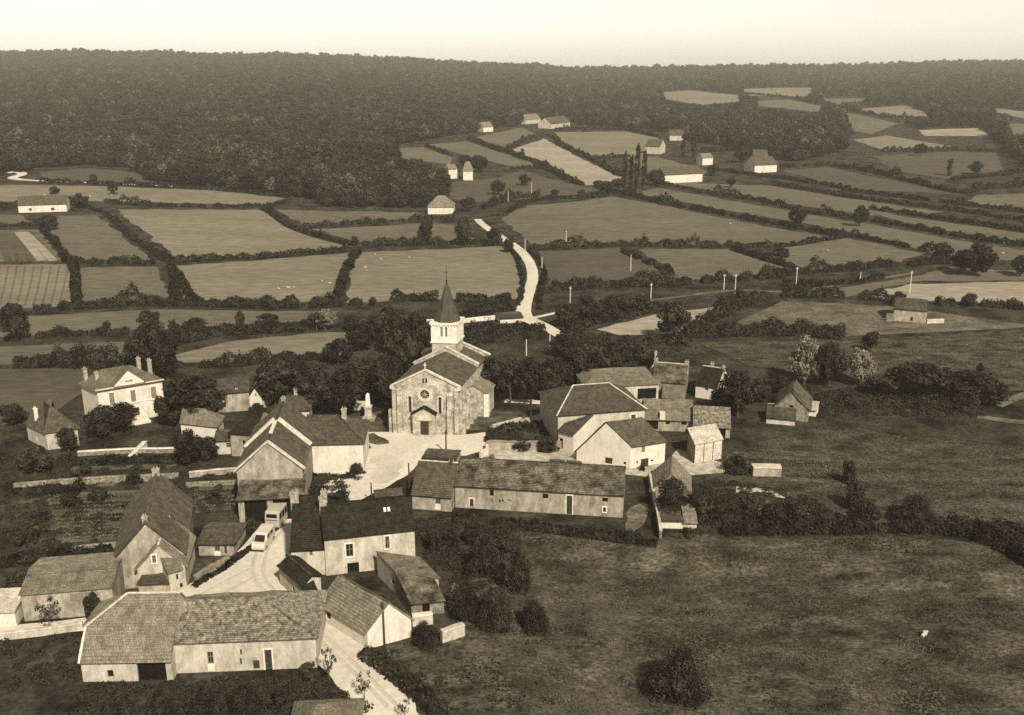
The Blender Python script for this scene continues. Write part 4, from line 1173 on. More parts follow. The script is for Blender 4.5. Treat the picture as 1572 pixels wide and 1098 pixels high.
def vehicle(name, label, px, py, head, L, W, Hh, prof, m, wins, wheels, cat):
    """prof: side outline (x forward, z) fractions of L/H; wins: (x0,z0,x1,z1) on the sides"""
    p = G(px, py)
    root = tag(empty(name, p + Vector((0, 0, .12)), head), label, cat)
    pts = [(x * L - L / 2, z * Hh) for x, z in prof]; k = len(pts)
    v = []
    for y, sc in ((-W / 2, .93), (-W / 2 + .12, 1), (W / 2 - .12, 1), (W / 2, .93)):
        cx = 0; cz = Hh * .5
        for x, z in pts: v.append((cx + (x - cx) * sc if sc < 1 else x, y, cz + (z - cz) * (sc if sc < 1 else 1)))
    f = [tuple(range(k))[::-1], tuple(range(3 * k, 4 * k))]
    for r in range(3):
        for i in range(k): f.append((r * k + i, r * k + (i + 1) % k, (r + 1) * k + (i + 1) % k, (r + 1) * k + i))
    mb = MB(); mb.v = v; mb.f = f
    body = mb.build('body', m, root)
    for x0, z0, x1, z1 in wins:
        for sy in (-1, 1):
            MB().abox(x0 * L - L / 2, sy * (W / 2) - .015, z0 * Hh, x1 * L - L / 2, sy * (W / 2) + .015, z1 * Hh).build('side_window', 'glass', body)
    # windscreen and lamps at the front (x+)
    fx = [(x, z) for x, z in pts]
    xs = L / 2
    ws = [q for q in prof if q[0] > .6]
    zlo, zhi = .55 * Hh, .88 * Hh
    def xat(z):
        best = max(x for x, zz in zip([a for a, _ in pts], [b for _, b in pts]) if True)
        # walk outline on the front side
        c = -9
        for i in range(k):
            (xa, za), (xb, zb) = pts[i], pts[(i + 1) % k]
            if (za - z) * (zb - z) <= 0 and za != zb: c = max(c, xa + (xb - xa) * (z - za) / (zb - za))
        return c
    a, b = xat(zlo), xat(zhi)
    q = MB(); q.add([(a + .02, -W * .38, zlo), (a + .02, W * .38, zlo), (b + .02, W * .36, zhi), (b + .02, -W * .36, zhi), (a - .05, -W * .38, zlo), (a - .05, W * .38, zlo), (b - .05, W * .36, zhi), (b - .05, -W * .36, zhi)],
                    [(0, 1, 2, 3), (0, 4, 5, 1), (2, 6, 7, 3), (1, 5, 6, 2), (0, 3, 7, 4)])
    q.build('windscreen', 'glass', body)
    zl = .32 * Hh; xl = xat(zl)
    for sy in (-1, 1): MB().tube((xl - .05, sy * W * .36, zl), (xl + .07, sy * W * .36, zl), .12, .1, 8).build('headlight', 'surround', body)
    MB().abox(xl - .02, -W * .46, .1 * Hh, xl + .12, W * .46, .17 * Hh).build('bumper', 'iron', body)
    for x in wheels:
        for sy in (-1, 1):
            xc = x * L - L / 2
            w = MB().tube((xc, sy * (W / 2 - .16), .2), (xc, sy * (W / 2 + .02), .2), .33, .33, 14).build('wheel', 'rubber', root)
            MB().tube((xc, sy * (W / 2 + .02), .2), (xc, sy * (W / 2 + .04), .2), .17, .15, 10).build('hub_cap', 'paint_cream', w)
    return root
_a = G(416, 815); _b = G(392, 846); HEAD = math.atan2(_b.y - _a.y, _b.x - _a.x)
vehicle('parked_van', 'small white van with rounded bonnet parked at the left kerb of the bend', 405, 837, HEAD, 4.3, 1.75, 2.0,
        [(0, .1), (0, .92), (.06, 1.0), (.62, 1.0), (.68, .95), (.76, .58), (.95, .5), (1.0, .4), (1.0, .12), (.9, .06), (.1, .06)], 'paint_white', [(.5, .6, .68, .86), (.22, .62, .42, .84)], (.18, .8), 'van')
vehicle('parked_bus', 'longer pale bus with dark side windows parked behind the small white van', 427, 803, HEAD, 4.6, 2.0, 2.5,
        [(0, .12), (0, .9), (.04, .98), (.1, 1.0), (.88, 1.0), (.95, .95), (1.0, .6), (1.0, .12), (.92, .08), (.08, .08)], 'paint_cream', [(.08 + i * .22, .5, .25 + i * .22, .85) for i in range(4)], (.2, .8), 'bus')
_m = G(551, 630)
vehicle('parked_lorry', 'pale lorry parked under the trees beside the obelisk', 551, 630, rad(176), 3.2, 1.7, 1.7,
        [(0, .15), (0, .8), (.03, .84), (.6, .84), (.62, 1.0), (.8, 1.0), (.86, .65), (.98, .58), (1.0, .45), (1.0, .15), (.9, .08), (.1, .08)], 'paint_white', [(.66, .62, .8, .9)], (.2, .82), 'lorry')

def post(px, base, top, r, m, name, label, cat='pole', cross=False):
    p = G(px, base); h = height_for(p, top)
    root = tag(empty(name, p), label, cat, 'telegraph poles' if name == 'telegraph_pole' else None)
    MB().tube((0, 0, -.3), (0, 0, h), r, r * .7, 7).build('shaft', m, root)
    if cross:
        MB().abox(-.32, -.05, h - .5, .32, .05, h - .4).build('crossarm', m, root)
        for x in (-.27, .27): MB().tube((x, 0, h - .4), (x, 0, h - .22), .05, .04, 6).build('insulator', 'surround', root)
    else:
        MB().tube((0, 0, h), (0, 0, h + .12), r * .9, r * .3, 7).build('cap', m, root)
T = 'telegraph_pole'
for px, b, t, m, lb, cr in [
  (629, 766, 712, 'pole_dark', 'dark pole at the left end of the long row house', False), (685, 697, 660, 'pole_dark', 'dark pole standing before the church in the square', True),
  (694, 768, 704, 'pole_dark', 'dark pole between the row house and the long barn house', True), (815, 652, 612, 'pole_dark', 'dark pole in the churchyard right of the church', True),
  (571, 775, 742, 'pole_dark', 'short dark pole behind the roof ridge of the dark-roofed house', False), (590, 990, 926, 'pole_dark', 'thin dark pole against the white gable of the small barn', False),
  (844, 539, 506, 'pole_pale', 'pale pole at the near end of the white road', True), (808, 546, 522, 'pole_pale', 'pale pole in the field behind the churchyard trees', False),
  (875, 476, 440, 'pole_pale', 'pale pole right of the white road bend', True), (999, 460, 435, 'pole_pale', 'pale pole in the dark hedge row right of the road', True),
  (1111, 445, 421, 'pole_pale', 'left pole of the close pair beyond the dark hedge', True), (1128, 452, 421, 'pole_pale', 'right pole of the close pair beyond the dark hedge', True),
  (1221, 448, 410, 'pole_pale', 'pale pole beside the farm track at right', True), (1396, 451, 416, 'pole_pale', 'pale pole in the pale stubble field above the stone barn', True),
  (1320, 434, 418, 'pole_pale', 'small pale pole left of the pale stubble field', False), (832, 416, 395, 'pole_pale', 'pale pole just right of the upper road curve', False),
  (806, 385, 367, 'pole_pale', 'pale pole at the top of the road curve', False), (869, 378, 355, 'pole_pale', 'thin pole in the big sloping field', False), (968, 416, 392, 'pole_pale', 'thin pole in the field below the big sloping field', False),
  (816, 297, 281, 'pole_pale', 'far thin pole beside the lane below the two white cottages', False), (780, 310, 293, 'pole_pale', 'farther left thin pole beside the lane', False)]:
    post(px, b, t, .14 if m == 'pole_dark' else .13, m, T, lb, cross=cr)
post(458, 952, 914, .42, 'wood_dark', 'stone_pillar', 'dark square pillar at the inside of the road bend', 'pillar')

def lowwall(name, label, pxs, h, t=.4, m='rubble', cop='mortar_white', cat='wall'):
    W = [G(*p) for p in pxs]
    pts = [np.array(p) for p in W]
    C = []
    for a, b in zip(W[:-1], W[1:]):
        k = max(2, int((b - a).length / 1.0))
        for j in range(k): C.append(a.lerp(b, j / k))
    C.append(W[-1])
    org = W[0]
    root = tag(empty(name, org), label, cat)
    body = MB(); cp = MB()
    rows = []
    for i, c in enumerate(C):
        d = C[min(i + 1, len(C) - 1)] - C[max(i - 1, 0)]; d.z = 0; d.normalize(); s_ = Vector((-d.y, d.x, 0))
        z = h1(c.x, c.y) - org.z
        hh = h * (1 + .1 * mnoise.noise(c * .7))
        o = c - org; o.z = 0
        rows.append((o, s_, z, hh))
        body.v += [tuple(o + s_ * (t / 2) + Vector((0, 0, z - .6))), tuple(o + s_ * (t / 2 * .9) + Vector((0, 0, z + hh))), tuple(o - s_ * (t / 2 * .9) + Vector((0, 0, z + hh))), tuple(o - s_ * (t / 2) + Vector((0, 0, z - .6)))]
        cp.v += [tuple(o + s_ * (t / 2 + .06) + Vector((0, 0, z + hh + .005))), tuple(o + s_ * (t / 2) + Vector((0, 0, z + hh + .14))), tuple(o - s_ * (t / 2) + Vector((0, 0, z + hh + .14))), tuple(o - s_ * (t / 2 + .06) + Vector((0, 0, z + hh + .005)))]
    for mbb in (body, cp):
        for i in range(len(C) - 1):
            for j in range(4): mbb.f.append((i * 4 + j, i * 4 + (j + 1) % 4, i * 4 + 4 + (j + 1) % 4, i * 4 + 4 + j))
        mbb.f.append((3, 2, 1, 0)); k = (len(C) - 1) * 4; mbb.f.append((k, k + 1, k + 2, k + 3))
    body.build('wall', m, root); cp.build('coping', cop, root)
    return root
lowwall('garden_wall', 'grey stone wall along the front of the kitchen garden right of the square', [(747,691),(800,691),(862,692)], 1.5, .45, 'plaster_grey', 'rubble')
lowwall('garden_wall', 'pale wall along the back of the kitchen garden beside the churchyard', [(756,662),(778,656),(800,650)], 1.0, .4, 'plaster_cream', 'plaster_cream')
lowwall('garden_wall', 'white-topped wall below the manor lawn', [(120,700),(170,697),(212,695),(270,695)], .7, .45, 'rubble', 'mortar_white')
lowwall('stair_wall', 'white stair wall slanting across the lawn wall of the manor', [(201,709),(212,698),(223,686)], .9, .7, 'plaster_white', 'mortar_white')
lowwall('garden_wall', 'long stone wall across the middle of the left gardens', [(22,752),(100,745),(165,741),(275,736)], .9, .45, 'rubble', 'rubble')
lowwall('garden_wall', 'short pale wall left of the parapet barn', [(291,733),(330,729),(366,726)], .8, .35, 'plaster_grey', 'plaster_cream')
lowwall('garden_wall', 'lower short wall left of the barn lean-to', [(286,748),(366,744)], .6, .35, 'rubble', 'rubble')
lowwall('garden_wall', 'stone wall across the lower left gardens behind the long plank barn', [(10,862),(80,852),(130,845),(180,840)], .6, .35, 'rubble', 'rubble')
lowwall('enclosure_wall', 'white enclosure wall behind the church spire', [(655,497),(706,496),(768,490)], .9, .5, 'plaster_white', 'plaster_white')
lowwall('meadow_wall', 'thin stone wall running down to the meadow beside the tiny hut', [(997,740),(1003,770),(1009,800),(1014,828)], 1.3, .35, 'rubble', 'plaster_cream')
lowwall('ruined_wall', 'crumbling pale wall behind the small white-gabled barn', [(633,960),(648,958),(664,956)], 1.2, .7, 'plaster_cream', 'mortar_white')
lowwall('ruined_wall', 'pale block wall beside the bush at the meadow corner', [(678,988),(696,982),(712,977)], 1.5, .6, 'plaster_cream', 'plaster_cream')
lowwall('stone_bank', 'pale stone block standing in the garden right of the plank shed', [(1154,729),(1176,729),(1198,730)], 1.4, 1.6, 'plaster_grey', 'plaster_cream')
lowwall('road_wall', 'low wall along the left kerb of the road junction', [(352,866),(325,880),(300,896)], 1.0, .4, 'rubble', 'rubble')
lowwall('garden_wall', 'pale wall behind the kitchen yard at the left end of the row', [(737,704),(748,698),(747,690)], 1.0, .4, 'plaster_white', 'mortar_white')
lowwall('track_wall', 'pale wall beside the track at the left edge', [(-30,986),(60,976),(128,966)], .8, .4, 'plaster_cream', 'plaster_cream')
lowwall('barn_stub_wall', 'crumbling stub wall left of the lone field barn', [(1360,493),(1371,494)], 1.8, .5, 'rubble', 'rubble')
lowwall('barn_stub_wall', 'low stub wall right of the lone field barn', [(1422,497),(1448,496)], .9, .5, 'plaster_cream', 'plaster_cream')

def log_stack():
    a, b = G(842, 713), G(893, 717)
    root = tag(empty('log_stack', a), 'long dark stack of logs in the yard before the white barn', 'log stack')
    d = b - a; d.z = 0; n_ = Vector((-d.y, d.x, 0)).normalized()
    for row, (cnt, z) in enumerate(((4, .16), (3, .44), (2, .72))):
        for i in range(cnt):
            o = n_ * ((i - (cnt - 1) / 2) * .33) + Vector((0, 0, z + .06))
            for k in range(2):
                MB().tube(o + d * (.02 + .5 * k + R0.uniform(0, .02)), o + d * (.47 + .5 * k + R0.uniform(0, .03)), .155, .15, 7).build('log', 'bark', root)
log_stack()

# ------------------------------------------------------------------ cattle
def cow_mesh():
    me = bpy.data.meshes.new('cow_base')
    V = [(0,0,1.15),(.55,0,1.2),(-.6,0,1.15),(.95,0,1.35),(1.3,0,1.15),(1.55,0,.98), (.55,.22,.75),(.58,.22,.35),(.58,.22,.03),(.55,-.22,.75),(.58,-.22,.35),(.58,-.22,.03),
         (-.65,.24,.8),(-.72,.24,.4),(-.66,.24,.03),(-.65,-.24,.8),(-.72,-.24,.4),(-.66,-.24,.03),(-.98,0,1.2),(-1.02,0,.7),(1.22,.2,1.3),(1.22,-.2,1.3)]
    E = [(0,1),(0,2),(1,3),(3,4),(4,5),(1,6),(6,7),(7,8),(1,9),(9,10),(10,11),(2,12),(12,13),(13,14),(2,15),(15,16),(16,17),(2,18),(18,19),(4,20),(4,21)]
    R = {0:(.42,.46),1:(.34,.42),2:(.36,.4),3:(.2,.26),4:(.17,.19),5:(.1,.11),6:(.14,.16),7:(.07,.07),8:(.07,.07),9:(.14,.16),10:(.07,.07),11:(.07,.07),12:(.16,.2),13:(.08,.09),14:(.07,.07),15:(.16,.2),16:(.08,.09),17:(.07,.07),18:(.06,.06),19:(.05,.05),20:(.05,.03),21:(.05,.03)}
    me.from_pydata(V, E, [])
    o = bpy.data.objects.new('cow_base', me); col.objects.link(o)
    md = o.modifiers.new('s', 'SKIN')
    for i, sv in enumerate(me.skin_vertices[0].data):
        sv.radius = R[i]; sv.use_root = (i == 0)
    sb = o.modifiers.new('d', 'SUBSURF'); sb.levels = 1
    dg = bpy.context.evaluated_depsgraph_get(); dg.update()
    m2 = bpy.data.meshes.new_from_object(o.evaluated_get(dg)); m2.name = 'cow'
    bpy.data.objects.remove(o)
    m2.materials.clear(); m2.materials.append(MATS['hide_white'])
    return m2
COW = cow_mesh()
for i, (px, py, lb) in enumerate([
  (1418,980,'white cow grazing alone in the big dark meadow at lower right'),
  (576,393,'white cow, topmost in the field behind the church'),(585,400,'white cow just below the topmost one in the field behind the church'),(561,413,'white cow nearest the left hedge in the field behind the church'),(628,398,'white cow standing apart in the middle of the field behind the church'),
  (428,446,'leftmost white cow of the row in the light field left of the church field'),(443,444,'middle white cow of the row in the light field'),(451,444,'rightmost white cow of the close row in the light field'),(494,434,'white cow near the right hedge of the light field'),(507,437,'last white cow by the right hedge of the light field'),
  (69,301,'white cow left of the long farmhouse in the upper left field'),(138,303,'white cow beside the round tree in the upper left field'),(172,301,'white cow under the tree at the top of the upper left field'),
  (1541,375,'upper white cow at the right edge'),(1540,391,'lower white cow at the right edge'),(1270,387,'white cow in the pointed field at right'),(1121,345,'white cow in the big sloping field')]):
    p = G(px, py)
    o = link('cow', COW); o.location = p + Vector((0, 0, .06)); o.rotation_euler = (0, 0, R0.uniform(0, 6.28)); tag(o, lb, 'cow', 'white cattle in the fields'); o.scale = (.45, .45, .45)
    if i == 0: o.rotation_euler = (0, 0, rad(35)); o.scale = (.5, .5, .5)
# ------------------------------------------------------------------ foliage
def leaf_quads(C, N, size, rng):
    """C centres (n,3), N preferred normals, size (n,) -> verts, quads"""
    n = len(C)
    N = N + rng.normal(0, .55, (n, 3)); N /= np.linalg.norm(N, axis=1, keepdims=True) + 1e-9
    r = rng.normal(0, 1, (n, 3)); a = np.cross(N, r); a /= np.linalg.norm(a, axis=1, keepdims=True) + 1e-9
    b = np.cross(N, a)
    s = size[:, None]; w = s * rng.uniform(.55, 1.0, (n, 1))
    V = np.stack([C - a * s - b * w * .6, C + a * s * .2 - b * w, C + a * s + b * w * .3, C - a * s * .3 + b * w], 1).reshape(-1, 3)
    Q = np.arange(4 * n).reshape(n, 4)
    return V, Q

def crown_mesh(name, seed, kind, n_leaf, leaf, m):
    rng = np.random.default_rng(seed)
    if kind == 'round':
        ncl = 34
        d = rng.normal(0, 1, (ncl, 3)); d /= np.linalg.norm(d, axis=1, keepdims=True)
        c = d * (rng.uniform(.25, 1, (ncl, 1)) ** .5) * np.array([.31, .31, .35]) + np.array([0, 0, .53])
        c[:, :2] *= np.clip(1.25 - .75 * np.abs(c[:, 2:3] - .45), .5, 1.2)
        cr = rng.uniform(.08, .19, ncl)
    elif kind == 'shrub':
        ncl = 26
        d = rng.normal(0, 1, (ncl, 3)); d[:, 2] = np.abs(d[:, 2]); d /= np.linalg.norm(d, axis=1, keepdims=True)
        c = d * (rng.uniform(.2, 1, (ncl, 1)) ** .5) * np.array([.34, .34, .74]) + np.array([0, 0, .06])
        cr = rng.uniform(.12, .2, ncl)
    elif kind == 'poplar':
        ncl = 40
        z = rng.uniform(.08, .95, ncl); a = rng.uniform(0, 6.28, ncl); r = .055 * np.sin(np.clip(z, 0, 1) * 2.9) ** .6
        c = np.stack([r * np.cos(a), r * np.sin(a), z], 1); cr = rng.uniform(.03, .055, ncl)
    elif kind == 'conifer':
        ncl = 60
        z = rng.uniform(.06, .98, ncl); a = rng.uniform(0, 6.28, ncl); r = (1 - z) * .17
        c = np.stack([r * np.cos(a), r * np.sin(a), z], 1); cr = .03 + (1 - z) * .05
    elif kind == 'sparse':
        ncl = 22
        d = rng.normal(0, 1, (ncl, 3)); d /= np.linalg.norm(d, axis=1, keepdims=True)
        c = d * (rng.uniform(.4, 1, (ncl, 1)) ** .5) * np.array([.36, .36, .34]) + np.array([0, 0, .62])
        cr = rng.uniform(.05, .09, ncl)
    k = rng.choice(len(c), n_leaf, p=cr ** 2 / (cr ** 2).sum())
    d = rng.normal(0, 1, (n_leaf, 3)); d /= np.linalg.norm(d, axis=1, keepdims=True)
    rr = cr[k][:, None] * rng.uniform(.35, 1.08, (n_leaf, 1)) ** .6
    sq = np.array([1, 1, .85]) if kind not in ('poplar',) else np.array([1, 1, 1.6])
    C = c[k] + d * rr * sq
    if kind == 'shrub': C[:, 2] = np.abs(C[:, 2])
    V, Q = leaf_quads(C, d + np.array([0, 0, .35]), leaf * rng.uniform(.5, 1.15, n_leaf), rng)
    return np_mesh(name, V, Q, m)

def trunk_mesh(name, seed, top=.62, r=.028, limbs=6, spread=.22):
    rr = random.Random(seed); mb = MB()
    p = Vector((0, 0, -.03)); pr = r * 1.25
    for i in range(4):
        q = Vector((rr.uniform(-.012, .012), rr.uniform(-.012, .012), top * (i + 1) / 4))
        mb.tube(p, q, pr, pr * .78, 7); p = q; pr *= .78
    for i in range(limbs):
        a = i * 2.4 + rr.uniform(-.4, .4); z = rr.uniform(.28, .58)
        s_ = Vector((0, 0, z)); e = Vector((spread * math.cos(a), spread * math.sin(a), z + rr.uniform(.12, .28)))
        mid = s_.lerp(e, .5) + Vector((0, 0, .03))
        mb.tube(s_, mid, r * .5, r * .36, 5); mb.tube(mid, e, r * .36, r * .14, 5)
    return mb.mesh(name, 'bark')

KIND = {}
for i in range(4): KIND['round%d' % i] = (crown_mesh('crown', 100 + i, 'round', 3400, .036, 'leaf'), trunk_mesh('trunk', i), .86)
for i in range(2): KIND['pale%d' % i] = (crown_mesh('crown', 150 + i, 'round', 3000, .034, 'leaf_pale'), trunk_mesh('trunk', 20 + i), .86)
for i in range(3): KIND['shrub%d' % i] = (crown_mesh('crown', 200 + i, 'shrub', 2200, .042, 'leaf'), None, .92)
for i in range(2): KIND['big%d' % i] = (crown_mesh('crown', 220 + i, 'shrub', 9000, .019, 'leaf'), None, .92)
KIND['pshrub0'] = (crown_mesh('crown', 231, 'shrub', 1800, .042, 'leaf_pale'), None, .92)
KIND['poplar0'] = (crown_mesh('crown', 300, 'poplar', 1500, .024, 'leaf'), trunk_mesh('trunk', 30, .9, .014, 0), .19)
KIND['conifer0'] = (crown_mesh('crown', 310, 'conifer', 1700, .026, 'leaf'), trunk_mesh('trunk', 31, .95, .02, 0), .42)
for i in range(2): KIND['sparse%d' % i] = (crown_mesh('crown', 320 + i, 'sparse', 420, .03, 'leaf'), trunk_mesh('trunk', 40 + i, .6, .018, 8, .3), .86)
_cnt = {}
def plant(px, base, top, w, kind, label, cat=None, group=None):
    fam = [k for k in KIND if k.startswith(kind) and k[len(kind):].isdigit()]
    i = _cnt.get(kind, 0); _cnt[kind] = i + 1
    crown, trunk, cw = KIND[fam[i % len(fam)]]
    p = G(px, base); h = height_for(p, top)
    z = p.y * CT - (p.z + h / 2 - CAMH) * ST
    sx = w * z / FPX / cw
    rz = R0.uniform(0, 6.28)
    bush = trunk is None
    if bush:
        o = link('bush', crown); o.location = p - Vector((0, 0, .05)); o.rotation_euler = (0, 0, rz); o.scale = (sx, sx, h)
        tag(o, label, cat or 'bush', group); return o
    nm = {'poplar': 'poplar_tree', 'conifer': 'conifer_tree', 'sparse': 'young_tree', 'pale': 'pale_tree'}.get(kind, 'leafy_tree')
    root = empty(nm, p, rz); root.scale = (sx, sx, h); tag(root, label, cat or 'tree', group)
    link('trunk', trunk, root); link('crown', crown, root)
    return root

